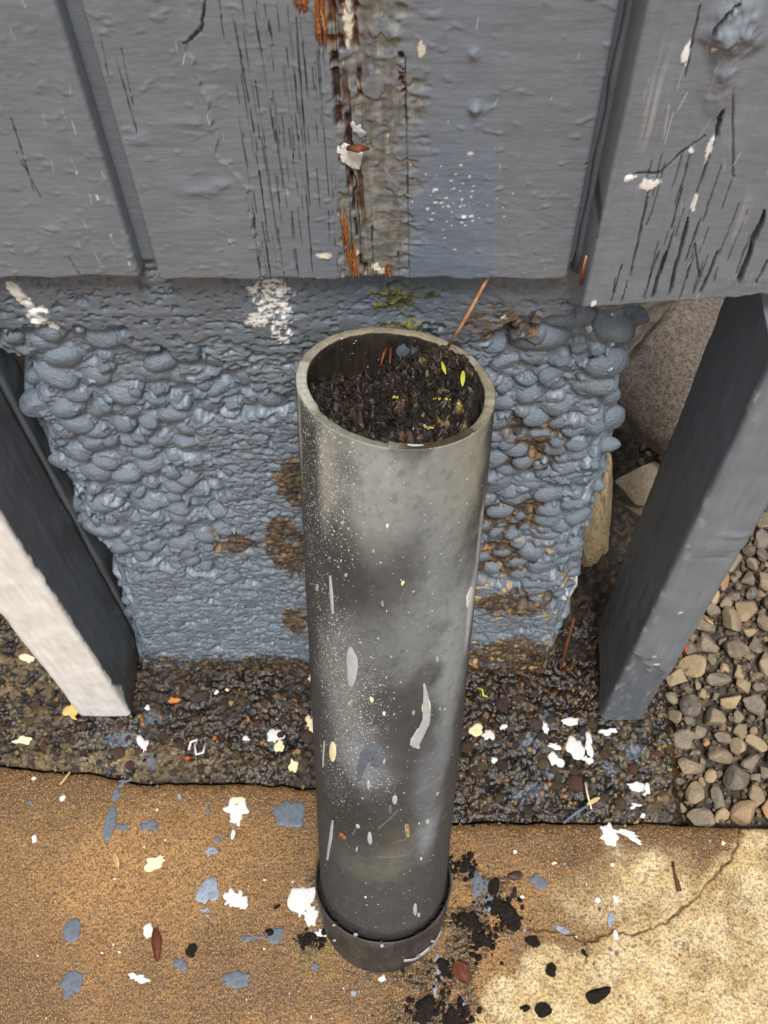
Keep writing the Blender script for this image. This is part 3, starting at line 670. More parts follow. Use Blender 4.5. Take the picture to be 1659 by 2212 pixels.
C = mixc(C, sst(0.70, 0.735, fbm(X * 130, Z * 160, 150, 3)) * 0.85 * (1 - band) * sst(-0.12, -0.05, X) * (1 - sst(0.2, 0.35, Z)), lin(178, 144, 92))
for p, rx, rz, nn in (((582, 618), 0.012, 0.010, 0.6), ((600, 660), 0.009, 0.016, 0.5), ((606, 700), 0.006, 0.012, 0.6), ((562, 672), 0.008, 0.006, 0.9), ((1277, 722), 0.0035, 0.003, 0.4), ((1327, 715), 0.0026, 0.006, 0.5), ((1326, 750), 0.0016, 0.004, 0.4), ((1326, 780), 0.0010, 0.007, 0.4), ((1320, 680), 0.002, 0.003, 0.5), ((1236, 1300), 0.006, 0.012, 0.9), ((1090, 672), 0.002, 0.002, 0.4)):
    q = WF(*p); m = blob(X, Z, q, rx, rz, fbm(X * 330, Z * 330, 151, 4), nn * 1.5, 0.05); C = mixc(C, m * sst(0.38, 0.44, fbm(X * 420, Z * 420, 152, 3)) * 0.95, WHITE); H += m * 0.0005
for pl, w in (([(30, 606), (50, 630), (76, 656)], 0.0042), ([(76, 672), (92, 688), (108, 708)], 0.0050), ([(92, 650), (104, 664)], 0.0014)):
    D, T = seg_dist(X, Z, wiggle([WF(*p) for p in pl], 0.0006, 5, 7), 0.012); m = 1 - sst(0.8, 1.15, D / (w * (0.55 + 0.9 * fbm(X * 260, Z * 200, 157, 3)))); C = mixc(C, m, WHITE); H += m * 0.0006
rs = np.random.default_rng(77)
for k in range(150):
    q = WF(rs.normal(620, 70), rs.normal(690, 40)); s = rs.uniform(0.0003, 0.0010); m = 1 - sst(0.7, 1.3, np.hypot(X[:, :] - q[0], Z - q[1]) / s) if False else None
moss = 0
for p, rx, rz in (((848, 622), 0.012, 0.008), ((866, 640), 0.008, 0.006), ((825, 648), 0.008, 0.004), ((875, 688), 0.016, 0.003), ((940, 625), 0.006, 0.003)):
    q = WF(*p); moss = np.maximum(moss, blob(X, Z, q, rx, rz, 0.5 * fbm(X * 160, Z * 160, 155, 4) + 0.5 * fbm(X * 420, Z * 420, 156, 3), 1.6, 0.15))
C = mixc(C, moss * 0.9, mixc(np.broadcast_to(lin(62, 60, 32), C.shape), sst(0.45, 0.6, fine_n), lin(126, 120, 54))); R += 0.4 * moss; H += moss * (0.0003 + (fine_n - 0.4) * 0.0022)
# outline: fall away behind the ragged ends
dl = X - (x_left(Z) + (n2 - 0.5) * 0.016); dr = (x_right(Z) + (n2 - 0.5) * 0.016) - X; de = np.minimum(dl, dr)
H -= 0.020 * (1 - sst(0.0, 0.020, de)) ** 2 + 0.16 * (1 - sst(-0.014, 0.0, de))
keep = de > -0.016
found = empty('foundation', (0, YF, 0), 'rough pebbly concrete foundation painted slate grey behind the pipe', 'foundation')
P = np.stack([X, YF - H, Z], -1)
link('concrete_face', mesh_from('concrete_face', P, grid_faces(len(xs), len(zs), keep), M_found, True, rgba(C, np.clip(R, 0.2, 1))), found)

# ---- stones: a handful of shared meshes
def stone_mesh(name, seed, mat, cuts=0, noise=0.12, sub=3, sx=1.0, sy=0.8, sz=0.7, rough=0.0):
    bm = bmesh.new(); bmesh.ops.create_icosphere(bm, subdivisions=sub, radius=1.0); r = np.random.default_rng(seed)
    V = np.array([v.co[:] for v in bm.verts]); 
    dirs = r.normal(size=(10, 3)); dirs /= np.linalg.norm(dirs, axis=1)[:, None]; ph = r.uniform(0, 6.28, 10); fr = r.uniform(1.2, 4.0, 10)
    d = sum(np.sin(V @ dirs[k] * fr[k] + ph[k]) / fr[k] for k in range(10)); V = V * (1 + noise * d * 0.55)[:, None]
    for k in range(cuts):
        nrm = r.normal(size=3); nrm /= np.linalg.norm(nrm); off = r.uniform(0.42, 0.80); s = V @ nrm - off
        V = V - np.where(s > 0, s * 0.94, 0)[:, None] * nrm
    dirs2 = r.normal(size=(14, 3)) * 7; ph2 = r.uniform(0, 6.28, 14); V = V * (1 + 0.006 * sum(np.sin(V @ dirs2[k] + ph2[k]) for k in range(14)))[:, None]
    if rough:
        d3 = r.normal(size=(40, 3)) * np.repeat([7, 12, 20, 30], 10)[:, None]; p3 = r.uniform(0, 6.28, 40); w3 = np.repeat([1, 0.8, 0.6, 0.45], 10)
        V = V * (1 + rough * sum(w3[k] * np.abs(np.sin(V @ d3[k] * 0.5 + p3[k])) - 0.5 * w3[k] for k in range(40)))[:, None]
    V = V * np.array([sx, sy, sz]); V /= np.abs(V[:, :2]).max()
    for v, c in zip(bm.verts, V): v.co = c
    me = bpy.data.meshes.new(name); bm.to_mesh(me); bm.free(); me.polygons.foreach_set('use_smooth', np.ones(len(me.polygons), bool)); me.materials.append(mat); me.update()
    return me
peb_me = [stone_mesh('pebble', 200 + k, M_pebpaint, k % 2, 0.20, 4, 1.0, 1.0, 1.0, 0.0025) for k in range(9)]
for k, (x, z, r) in enumerate(pebs):
    h = hgt_at(PL, x, z) + rg.uniform(-0.0022, 0.0010) + 0.05 * r * hgt_at(hc, x, z) - 0.020 * (1 - sst(0.0, 0.020, hgt_at(de, x, z))) ** 2
    dep = r * rg.uniform(0.6, 0.85)
    o = link('pebble', peb_me[k % 9], found, (x, YF - h + dep, z), (rg.normal(0, 0.12), rg.normal(0, 0.4), rg.normal(0, 0.15)), (r * rg.uniform(1.0, 1.3), dep, r * rg.uniform(0.78, 1.0)))

# ------------------------------------------------------------------ posts
def post(name, x0, x1, y0, y1, z0, z1, label, colf, cham=0.004, group=None, bevel_bottom=None, seed=0, lean=(0, 0)):
    root = empty(name, ((x0 + x1) / 2, (y0 + y1) / 2, 0), label, 'post', group)
    # cross-section loop with eased corners
    loop = []; step = 0.0022
    def edge(a, b):
        n = max(2, int(math.hypot(b[0] - a[0], b[1] - a[1]) / step)); return [(a[0] + (b[0] - a[0]) * k / n, a[1] + (b[1] - a[1]) * k / n) for k in range(n)]
    c = cham; co = [(x0 + c, y0), (x1 - c, y0), (x1 - c * 0.3, y0 + c * 0.3), (x1, y0 + c), (x1, y1), (x0, y1), (x0, y0 + c), (x0 + c * 0.3, y0 + c * 0.3)]
    for i in range(len(co)): loop += edge(co[i], co[(i + 1) % len(co)])
    loop = np.array(loop); nl = len(loop); zz = np.arange(z0, z1, 0.0022); nz = len(zz)
    LX, ZZ = np.meshgrid(np.arange(nl), zz, indexing='ij'); px, py = loop[:, 0][LX], loop[:, 1][LX]
    cx, cy = (x0 + x1) / 2, (y0 + y1) / 2
    arc = np.concatenate([[0], np.cumsum(np.hypot(*np.diff(loop, axis=0).T))])[LX]
    h = (fbm_ax(arc * 300, ZZ * 12, seed, 3) - 0.5) * 0.0007 + (fbm(arc * 40, ZZ * 30, seed + 1, 3) - 0.5) * 0.0016
    Cc, Rr, hh = colf(px, py, ZZ, arc); h = h + hh
    nx = np.where(np.abs(px - x0) < 1e-6, -1, np.where(np.abs(px - x1) < 1e-6, 1, 0)); ny = np.where(np.abs(py - y0) < 1e-6, -1, np.where(np.abs(py - y1) < 1e-6, 1, 0))
    dx, dy = np.where((nx == 0) & (ny == 0), np.sign(px - cx) * 0.7, nx), np.where((nx == 0) & (ny == 0), np.sign(py - cy) * 0.7, ny)
    bz = ZZ + (bevel_bottom(px, py) if bevel_bottom else 0) * (1 - sst(z0, z0 + 0.08, ZZ))
    P = np.stack([px + dx * h + lean[0] * (ZZ - z0), py + dy * h + lean[1] * (ZZ - z0), bz], -1)
    F = grid_faces(nl, nz, wrap=True, flip=False)
    me = mesh_from(name + '_timber', P, F, M_char, True, rgba(Cc, Rr))
    # caps
    bm = bmesh.new(); bm.from_mesh(me); bm.verts.ensure_lookup_table()
    for j in (0, nz - 1):
        try: bm.faces.new([bm.verts[i * nz + j] for i in (range(nl) if j else range(nl - 1, -1, -1))])
        except ValueError: pass
    bm.to_mesh(me); bm.free()
    link('timber', me, root); return root
POST_GREY = lin(100, 105, 111)  # post sides and backing board, darker than the right post's front
def col_right(px, py, Z, arc):
    front = sst(0.372, 0.3665, py); n = fbm(arc * 120, Z * 30, 301, 4); g = fbm_ax(arc * 420, Z * 14, 302, 3)
    C = mixc(np.broadcast_to(POST_GREY, px.shape + (3,)), front, PAINT * 1.12)
    C = C * (0.92 + 0.16 * n)[..., None]
    # worn thin near the foot, thick coat above with a ragged edge
    step = sst(-0.0015, 0.0015, Z - (0.165 + 0.045 * (px - 0.21) / 0.03 * -1 + (fbm(px * 160, Z * 60, 303, 3) - 0.5) * 0.06))
    h = step * 0.0018 * front
    thin = (1 - step) * front
    C = mixc(C, thin * sst(0.70, 0.78, fbm_ax(arc * 600, Z * 60, 304, 3)) * 0.6, lin(188, 190, 192)); h = h + thin * (g - 0.5) * 0.0012
    C = mixc(C, thin * 0.55, lin(82, 87, 93))
    wear = (1 - front) * sst(0.60, 0.72, fbm(arc * 80, Z * 14, 306, 4)) * (1 - sst(0.28, 0.42, Z)); C = mixc(C, wear * 0.5, lin(80, 62, 42))
    C = mixc(C, (1 - front) * sst(0.78, 0.82, fbm(arc * 300, Z * 160, 307, 3)) * 0.5, lin(130, 132, 134))
    edge = np.exp(-((py - 0.3675) / 0.0022) ** 2) * (1 - sst(XR0 + 0.005, XR0 + 0.008, px)) * sst(0.60, 0.68, fbm(arc * 200, Z * 70, 308, 3)); C = mixc(C, edge * 0.55, lin(196, 196, 194))
    bott = 1 - sst(0.010, 0.024, Z + (n - 0.5) * 0.03 + front * 0.008); C = mixc(C, bott * 0.85, mixc(np.broadcast_to(lin(150, 148, 138), C.shape), sst(0.45, 0.6, fbm(arc * 400, Z * 300, 309, 2)), lin(90, 88, 80)))
    for p, s in (((1405, 1255), 0.0022), ((1470, 1318), 0.0015), ((1418, 1430), 0.0022), ((1412, 1412), 0.001)):
        q = wal(*p, 0.366); m = blob(px, Z, q, s, s * 1.7, fbm(px * 800, Z * 500, 310, 2), 0.7, 0.2) * front; C = mixc(C, m, WHITE); 
    for p, rx, rz, k in (((1560, 1175), 0.016, 0.010, 0.0012), ((1595, 1150), 0.014, 0.004, 0.0014), ((1545, 1200), 0.012, 0.003, -0.001), ((1600, 1190), 0.008, 0.003, -0.001), ((1580, 1000), 0.01, 0.02, 0.0005)):
        q = wal(*p, 0.366); h = h + k * np.exp(-(((px - q[0]) / rx) ** 2 + ((Z - q[1]) / rz) ** 2)) * front * (0.5 + fbm(px * 300, Z * 500, 311, 3))
    return C, 0.40 + 0.12 * n, h
XR0, XR1 = 0.1985, 0.2415
chop = lambda px, py: 0.012 * sst(0.40, 0.455, py) + 0.018 * sst(0.215, 0.199, px) * sst(0.375, 0.41, py) + (fbm_ax(px * 150, py * 150, 5, 2) - 0.5) * 0.004
post('fence_post', XR0, XR1, 0.3655, 0.455, 0.0, 0.604, 'dark grey timber post at the gravel edge, right of the pipe', col_right, 0.005, bevel_bottom=chop, seed=320)
XL0, XL1 = -0.333, -0.2795
def col_left(px, py, Z, arc):
    n = fbm(arc * 120, Z * 30, 331, 4); e = (fbm(arc * 0 + 1, Z * 90, 332, 4) - 0.5) * 0.005
    front = 1 - sst(-0.0008, 0.0008, py - 0.3695 - e - 0.008 * np.exp(-((Z - 0.05) / 0.02) ** 2) )
    C = mixc(np.broadcast_to(POST_GREY * 0.9, px.shape + (3,)), front, WHITE * 1.07); C = C * (0.94 + 0.12 * n)[..., None]
    bott = (1 - front) * (1 - sst(0.02, 0.06, Z + (n - 0.5) * 0.04)); C = mixc(C, bott * 0.6, lin(74, 70, 60))
    h = front * ((fbm_ax(arc * 260, Z * 10, 334, 3) - 0.5) * 0.0007 + (fbm(px * 90, Z * 50, 335, 3) - 0.5) * 0.0009)
    return C, 0.42 + 0.1 * n, h
post('fence_post', XL0, XL1, 0.3655, 0.443, 0.0, 0.600, 'timber post with thick white front and grey side, left of pipe', col_left, 0.004, seed=340)
def col_back(px, py, Z, arc):
    n = fbm(arc * 120, Z * 30, 351, 4); C = np.broadcast_to(POST_GREY * 0.95, px.shape + (3,)) * (0.9 + 0.2 * n)[..., None]
    low = 1 - sst(0.04, 0.10, Z); C = mixc(C, low * 0.6, PAINTF * 0.7); wear = sst(0.62, 0.72, fbm(arc * 90, Z * 20, 352, 4)) * (1 - sst(0.2, 0.3, Z)); C = mixc(C, wear * 0.4, lin(90, 70, 46))
    D, T = seg_dist(py, Z, [side(0, 868, -0.276), side(52, 950, -0.276)], 0.01); m = (1 - sst(0.0008, 0.0018, D)); C = mixc(C, m, WHITE)
    return C, 0.45 + 0 * n, 0 * n
post('backing_board', -0.31, -0.2765, 0.446, 0.474, 0.0, 0.600, 'thin dark backing board squeezed between white fronted post and foundation', col_back, 0.002, seed=360)

# ------------------------------------------------------------------ ground: slab, wet strip, gravel, soil
ground_mat = mat_plain('dark_earth', lin(74, 60, 44), lin(46, 38, 30), 20, 0.9, 60, 0.004)
g = mesh_from('ground', [(-30, -30, -0.05), (30, -30, -0.05), (30, 30, -0.05), (-30, 30, -0.05)], [(0, 1, 2, 3)], ground_mat, False)
tag(link('ground', g), 'bare dark earth below the paving and under the house', None, None, 'structure')

jl = np.array([gnd(*p) for p in ((-200, 1640), (0, 1655), (100, 1668), (200, 1672), (300, 1692), (450, 1692), (560, 1694), (690, 1705), (760, 1722))])
jr = np.array([gnd(*p) for p in ((900, 1772), (960, 1776), (1100, 1778), (1250, 1778), (1450, 1780), (1660, 1790), (2000, 1800))])
jall = np.concatenate([jl, jr])
def y_joint(x): return np.interp(x, jall[:, 0], jall[:, 1])
res = 0.0013
xs = np.arange(-0.46, 0.42, res); vs_ = np.arange(0.03, 0.345, res); 
X, V_ = np.meshgrid(xs, vs_, indexing='ij')
Yj = y_joint(X) + (fbm_ax(X * 60, X * 0, 401, 3) - 0.5) * 0.004
Yg = 0.03 + (V_ - 0.03) * (Yj - 0.03) / (0.345 - 0.03)
nA = fbm(X * 8, Yg * 8, 402, 4); nB = fbm(X * 60, Yg * 60, 403, 4); nC = fbm(X * 420, Yg * 420, 404, 2); nD = fbm(X * 700, Yg * 700, 405, 1)
H = (nC - 0.5) * 0.0012 + (nB - 0.5) * 0.0010
H -= 0.004 * np.exp(-(Yj - Yg) / 0.004)
# dry pale corner inside / below a wandering crack line
crack = [gnd(*p) for p in ((1600, 1786), (1580, 1860), (1530, 1905), (1490, 1950), (1440, 1990), (1380, 2020), (1330, 2010), (1290, 2025), (1262, 2033), (1240, 2020), (1160, 2008), (1080, 2000), (1010, 2010), (985, 2030))]
dryp = [gnd(*p) for p in ((1670, 1785), (1600, 1790), (1575, 1860), (1520, 1910), (1400, 1985), (1260, 2036), (1170, 2052), (1090, 2110), (1040, 2170), (1010, 2300), (1750, 2300))]
wx = X + (fbm(X * 30, Yg * 30, 410, 3) - 0.5) * 0.025; wy = Yg + (fbm(X * 30, Yg * 30, 411, 3) - 0.5) * 0.025
dry = np.zeros_like(X); 
for k in range(6):
    o = RNG.normal(0, 0.004, 2); dry += in_poly(wx + o[0], wy + o[1], dryp) / 6.0
q = gnd(1400, 1905); dry = np.maximum(dry, 0.85 * blob(X, Yg, q, 0.055, 0.030, nB, 0.35, 0.5))
q = gnd(1340, 1960); dry = np.maximum(dry, 0.6 * blob(X, Yg, q, 0.06, 0.02, nB, 0.4, 0.6))
dry = np.clip(dry * (0.25 + 1.5 * fbm(X * 45, Yg * 45, 412, 5, 0.6)), 0, 1)
wetc = mixc(np.broadcast_to(lin(148, 108, 62), X.shape + (3,)), sst(0.38, 0.60, nA), lin(108, 77, 44))
wetc = mixc(wetc, sst(-0.02, 0.06, Yg - Yj + 0.055 + (nB - 0.5) * 0.05) * 0.7, lin(88, 62, 34))
q = gnd(700, 1980); wetc = mixc(wetc, blob(X, Yg, q, 0.10, 0.07, nB, 0.4, 0.6) * 0.6, lin(96, 68, 38))
q = gnd(200, 1900); wetc = mixc(wetc, blob(X, Yg, q, 0.12, 0.05, nB, 0.4, 0.7) * 0.35, lin(182, 138, 84))
dryc = mixc(np.broadcast_to(lin(212, 192, 150), X.shape + (3,)), sst(0.4, 0.6, nB), lin(196, 172, 126))
C = mixc(wetc, dry, dryc)
# aggregate: sand grains, dark and rust specks
g3 = fbm(X * 150, Yg * 150, 422, 2); C = mixc(C, sst(0.68, 0.76, g3) * 0.4, lin(92, 72, 48)); C = C * (0.82 + 0.36 * fbm(X * 130, Yg * 130, 424, 3))[..., None]
D, T = seg_dist(X, Yg, wiggle(crack, 0.0012, 6, 12), 0.03)
cw = 0.0008 * (0.5 + vnoise(T * 30, T * 0, 6)); m = 1 - sst(cw * 0.6, cw * 1.6, D); H -= m * 0.003; C = mixc(C, m, lin(26, 21, 16))
C = mixc(C, (1 - sst(0.001, 0.016, D + (nB - 0.5) * 0.014)) * 0.28, lin(150, 112, 64))
for a, b, w in ((((1080, 2000)), (960, 2060), 0.0007), ((1262, 2033), (1268, 2080), 0.0007), ((1232, 1785), (1240, 1870), 0.0004), ((1020, 2110), (1000, 2200), 0.0006)):
    D, T = seg_dist(X, Yg, wiggle([gnd(*a), gnd(*b)], 0.0012, 6, 13), 0.01); m = 1 - sst(w * 0.5, w * 1.8, D); C = mixc(C, m * 0.8, lin(44, 34, 24)); H -= m * 0.0015
# tooled line across the right part
D, T = seg_dist(X, Yg, [gnd(1000, 2092), gnd(1360, 2090)], 0.01); H -= 0.0006 * np.exp(-(D / 0.0016) ** 2)
# mud stains round the collar
for p, rx, ry, s in (((1010, 2010), 0.022, 0.020, 1), ((1060, 1930), 0.018, 0.014, .9), ((1000, 1880), 0.014, 0.008, .8), ((960, 2110), 0.03, 0.014, .8), ((920, 2190), 0.03, 0.02, .9), ((1100, 1985), 0.01, 0.012, .9), ((665, 2035), 0.010, 0.012, .8), ((670, 1930), 0.006, 0.02, .8), ((880, 2105), 0.05, 0.008, .7), ((1000, 2130), 0.016, 0.03, .7)):
    q = gnd(*p); m = blob(X, Yg, q, rx, ry, fbm(X * 140, Yg * 140, 430, 4), 1.0, 0.2) * s; C = mixc(C, m, mixc(np.broadcast_to(lin(46, 38, 28), C.shape), sst(0.4, 0.6, nC), lin(26, 22, 18))); H += m * nC * 0.0016
moss_ = blob(X, Yg, gnd(690, 2060), 0.02, 0.02, fbm(X * 200, Yg * 200, 431, 3), 0.8, 0.3); C = mixc(C, moss_ * 0.5, lin(104, 96, 40))
rr = np.clip(0.55 + 0.3 * dry + 0.2 * (nB - 0.5), 0.2, 1)
sg = np.clip(1 - 0.32 * dry, 0, 1); sg = np.concatenate([sg, sg[:, -1:]], 1); sgrain = np.stack([sg * 0, sg, sg * 0, sg * 0 + 1], -1)
P = np.stack([X, Yg, H], -1)
# rim down into the joint
rim = P[:, -1:].copy(); rim[..., 2] = -0.03; rim[..., 1] += 0.001
P = np.concatenate([P, rim], 1); C = np.concatenate([C, C[:, -1:] * 0 + lin(46, 38, 28)], 1); rr = np.concatenate([rr, rr[:, -1:]], 1)
slab = link('pavement_slab', mesh_from('pavement_slab', P, grid_faces(P.shape[0], P.shape[1]), M_slab, True, rgba(C, rr), sgrain))
tag(slab, 'stained tan concrete paving slab with paint splashes and a crack', None, None, 'structure')
# the rest of the paving, toward the viewer and to the sides
M_far = mat_plain('slab_beyond', lin(150, 112, 66), lin(120, 88, 50), 12, 0.7, 420, 0.0008, c3=lin(190, 160, 110))
pv = []; pf = []
for (x0, x1, y0, y1) in ((-6, 6, -6, 0.0305), (-6, -0.459, 0.0295, 0.318), (0.418, 6, 0.0295, 0.258)):
    b = len(pv); pv += [(x0, y0, -0.004), (x1, y0, -0.004), (x1, y1, -0.004), (x0, y1, -0.004)]; pf.append((b, b + 1, b + 2, b + 3))
tag(link('pavement', mesh_from('pavement', pv, pf, M_far, False)), 'tan concrete paving continuing toward the viewer', None, None, 'structure')

# wet exposed-aggregate strip
res = 0.0014
xs = np.arange(-0.46, 0.285, res); us = np.arange(0.0, 0.215, res)
X, U = np.meshgrid(xs, us, indexing='ij')
Yg = y_joint(X) + 0.0025 + (fbm_ax(X * 60, X * 0, 401, 3) - 0.5) * 0.004 + U * (0.50 - y_joint(X)) / 0.215
nA = fbm(X * 18, Yg * 18, 501, 4); nB = fbm(X * 80, Yg * 80, 502, 4); nC = fbm(X * 260, Yg * 260, 503, 3)
H = -0.004 + (nA - 0.5) * 0.008 + (nB - 0.5) * 0.007 + (nC - 0.5) * 0.0050 - 0.003 * np.exp(-U / 0.004)
H -= 0.02 * sst(0.262, 0.284, X + (nB - 0.5) * 0.01)
rw = np.random.default_rng(505); spebs = []
Cs = np.zeros(X.shape + (3,)); Ms = np.zeros(X.shape)
pal = [lin(58, 48, 38), lin(96, 74, 48), lin(70, 66, 62), lin(128, 104, 66), lin(48, 44, 42), lin(104, 60, 44), lin(146, 124, 84)]
stepy = (0.50 - 0.29) / 0.215
for k in range(1500):
    x = rw.uniform(-0.45, 0.275); u = rw.uniform(0, 0.2); r = rw.uniform(0.0016, 0.0042) if rw.random() < 0.85 else rw.uniform(0.004, 0.0065)
    i0, i1 = max(int((x - r * 1.3 - xs[0]) / res), 0), int((x + r * 1.3 - xs[0]) / res) + 2; j0, j1 = max(int((u - r * 1.3) / res), 0), int((u + r * 1.3) / res) + 2
    xx = X[i0:i1, j0:j1] - x; yy = (U[i0:i1, j0:j1] - u); a = rw.uniform(0, 3.1); e = rw.uniform(0.65, 1)
    d = np.hypot((xx * math.cos(a) + yy * math.sin(a)) / r, (-xx * math.sin(a) + yy * math.cos(a)) / r / e)
    if d.size == 0: continue
    ii = min(max(int((x - xs[0]) / res), 0), len(xs) - 1); jj = min(int(u / res), len(us) - 1)
    base = H[ii, jj] - r * 0.25; top = base + r * 0.75 * np.sqrt(np.clip(1 - d * d, 0, 1)); cur = H[i0:i1, j0:j1]
    H[i0:i1, j0:j1] = np.where(d < 1, np.maximum(cur, top), cur - 0.001 * (d < 1.3)); 
    ins = (d < 0.98); cs = Cs[i0:i1, j0:j1]; cs[ins] = pal[rw.integers(7)] * rw.uniform(0.1, 0.75) ; Ms[i0:i1, j0:j1][ins] = 1
C = mixc(np.broadcast_to(lin(24, 19, 13), X.shape + (3,)), sst(0.48, 0.64, nB), lin(56, 41, 24)); C = mixc(C, sst(0.60, 0.70, nC) * 0.5, lin(112, 92, 58))
C = mixc(C, Ms * 0.8, Cs)
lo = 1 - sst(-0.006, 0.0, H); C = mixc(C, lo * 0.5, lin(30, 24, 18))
nearw = sst(0.325, 0.39, Yg + (nB - 0.5) * 0.05); C = mixc(C, nearw * 0.75, mixc(np.broadcast_to(lin(26, 19, 12), C.shape), sst(0.58, 0.68, nC), lin(74, 46, 22)))
q = gnd(60, 1450); tan = blob(X, Yg, q, 0.09, 0.06, nB, 0.5, 0.5); q = gnd(230, 1640); tan = np.maximum(tan, blob(X, Yg, q, 0.15, 0.022, nB, 0.9, 0.4)); q = gnd(1400, 1640); tan = np.maximum(tan, 0.7 * blob(X, Yg, q, 0.035, 0.05, nB, 0.5, 0.5))
C = mixc(C, tan * 0.65 * sst(0.42, 0.54, nC + nB - 0.5), mixc(np.broadcast_to(lin(150, 126, 84), C.shape), sst(0.45, 0.6, nC), lin(96, 80, 54)))
for k in range(15):
    q = (rw.uniform(-0.30, 0.24), 0); y = rw.uniform(0.28, 0.37); s = rw.uniform(0.004, 0.009); m = blob(X, Yg, (q[0], y), s * rw.uniform(1, 1.7), s, nC, 1.2, 0.15); C = mixc(C, m * 0.75, lin(86, 95, 108))
wet = np.clip(0.20 + 0.45 * sst(0.45, 0.62, nA + 0.12 * tan - 0.14 * sst(0.0, 0.06, X)) + 0.25 * (nB - 0.5), 0.06, 0.9)
strip_H, strip_xs, strip_res = H.copy(), xs, res
P = np.stack([X, Yg, H], -1)
strip = link('concrete_strip', mesh_from('concrete_strip', P, grid_faces(len(xs), len(us)), M_strip, True, rgba(C, wet)))
tag(strip, 'wet dark exposed aggregate strip between slab and foundation', None, None, 'structure')
def strip_z(x, y):
    u = (y - y_joint(x) - 0.0025) * 0.215 / (0.50 - y_joint(x))
    return float(H[min(max(int((x - xs[0]) / res), 0), len(xs) - 1), min(max(int(u / res), 0), len(us) - 1)])
wp_me = [stone_mesh('pebble', 600 + k, M_wetpeb, 0, 0.14, 3, 1, 0.85, 0.6) for k in range(6)]
fixed = [(667, 1590, 0), (1170, 1635, 0.0), (1085, 1650, 0), (1010, 1610, 0), (1245, 1690, 0), (1420, 1628, 0), (1160, 1560, 0), (1125, 1510, 0), (440, 1500, 1), (1085, 1520, 0), (255, 1625, 1), (1245, 1665, 0)]
kk = 0
for (px, py, _) in fixed + [(rw.uniform(0, 1440), rw.uniform(1480, 1760), 0) for _ in range(150)]:
    x, y = gnd(px, py)
    if y < y_joint(x) + 0.012 or x > 0.262: continue
    r = rw.uniform(0.0065, 0.010) if kk < len(fixed) else rw.uniform(0.0032, 0.0065)
    link('pebble', wp_me[kk % 6], strip, (x, y, strip_z(x, y) + r * 0.1), (0, 0, rw.uniform(0, 6)), (r, r, r * 0.8)); kk += 1

# small filler chips between the stones, joined
def scatter_join(name, n, fx, mat, parent, seed, sub=1):
    r = np.random.default_rng(seed); bm = bmesh.new(); bmesh.ops.create_icosphere(bm, subdivisions=sub, radius=1.0); bv = np.array([v.co[:] for v in bm.verts]); bf = np.array([[v.index for v in f.verts] for f in bm.faces]); bm.free()
    Vs = []; Fs = []
    for k in range(n):
        x, y, z, s = fx(r); A = r.normal(size=(3, 3)); Q, _ = np.linalg.qr(A)
        v = (bv * r.uniform(0.6, 1.2, 3) * (1 + r.normal(0, 0.12, (len(bv), 1)))) @ Q.T * s + np.array([x, y, z]); Fs.append(bf + len(bv) * k); Vs.append(v)
    me = mesh_from(name, np.concatenate(Vs), np.concatenate(Fs), mat, False); o = link(name, me, parent); return o
def grit(r):
    for _ in range(50):
        px, py = r.uniform(-20, 1460), r.uniform(1470, 1785); x, y = gnd(px, py)
        if y > y_joint(x) - 0.006 * r.random() ** 2 and x < 0.268: break
    s = 0.0005 + 0.0026 * r.random() ** 3; return x, y, (strip_z(x, y) if y > y_joint(x) + 0.003 else 0.0) + s * 0.2, s
for nm, n_, c1, c2, sd in (('grit', 700, (150, 124, 82), (110, 86, 54), 1), ('dark_crumbs', 1300, (40, 32, 24), (22, 18, 14), 2), ('grit', 250, (104, 108, 114), (80, 84, 92), 3), ('grit', 160, (176, 120, 62), (130, 76, 36), 4)):
    scatter_join(nm, n_, grit, mat_plain('grit_%d' % sd, lin(*c1), lin(*c2), 40, 0.45, 400, 0.0005), strip, 300 + sd)['kind'] = 'stuff'

M_sx = mat_plain('wet_aggregate_beyond', lin(44, 35, 24), lin(24, 19, 13), 60, 0.35, 200, 0.003, c3=lin(110, 92, 62))
tag(link('concrete_strip', mesh_from('concrete_strip', [(-4, 0.3165, -0.008), (-0.459, 0.3165, -0.008), (-0.459, 0.52, -0.008), (-4, 0.52, -0.008)], [(0, 1, 2, 3)], M_sx, False)), 'wet strip continuing along the wall to the left', None, None, 'structure')
# gravel bed
bed = empty('gravel_bed', (0.36, 0.45, 0), 'bed of tan and grey gravel beside the right post', 'gravel'); bed['kind'] = 'structure'; del bed['category']
xs2 = np.arange(0.16, 0.80, 0.006); ys2 = np.arange(0.255, 1.0, 0.006); X2, Y2 = np.meshgrid(xs2, ys2, indexing='ij')
Y2 = np.maximum(Y2, 0.262)
H2 = -0.024 + (fbm(X2 * 40, Y2 * 40, 700, 4) - 0.5) * 0.012; C2 = mixc(np.broadcast_to(lin(84, 74, 62), X2.shape + (3,)), sst(0.4, 0.6, fbm(X2 * 200, Y2 * 200, 701, 3)), lin(48, 43, 38))
link('gravel_fines', mesh_from('gravel_fines', np.stack([X2, Y2, H2], -1), grid_faces(len(xs2), len(ys2)), M_soil, True, rgba(C2, np.full(X2.shape, 0.85))), bed)['kind'] = 'stuff'
gm = [stone_mesh('stone', 800 + k, M_gravel, [12, 15, 18, 3, 14, 7, 16, 13, 18, 5, 15, 10][k], 0.26, 4, 1, 0.8, 0.68, 0.004) for k in range(12)]
rgv = np.random.default_rng(910); placed = []
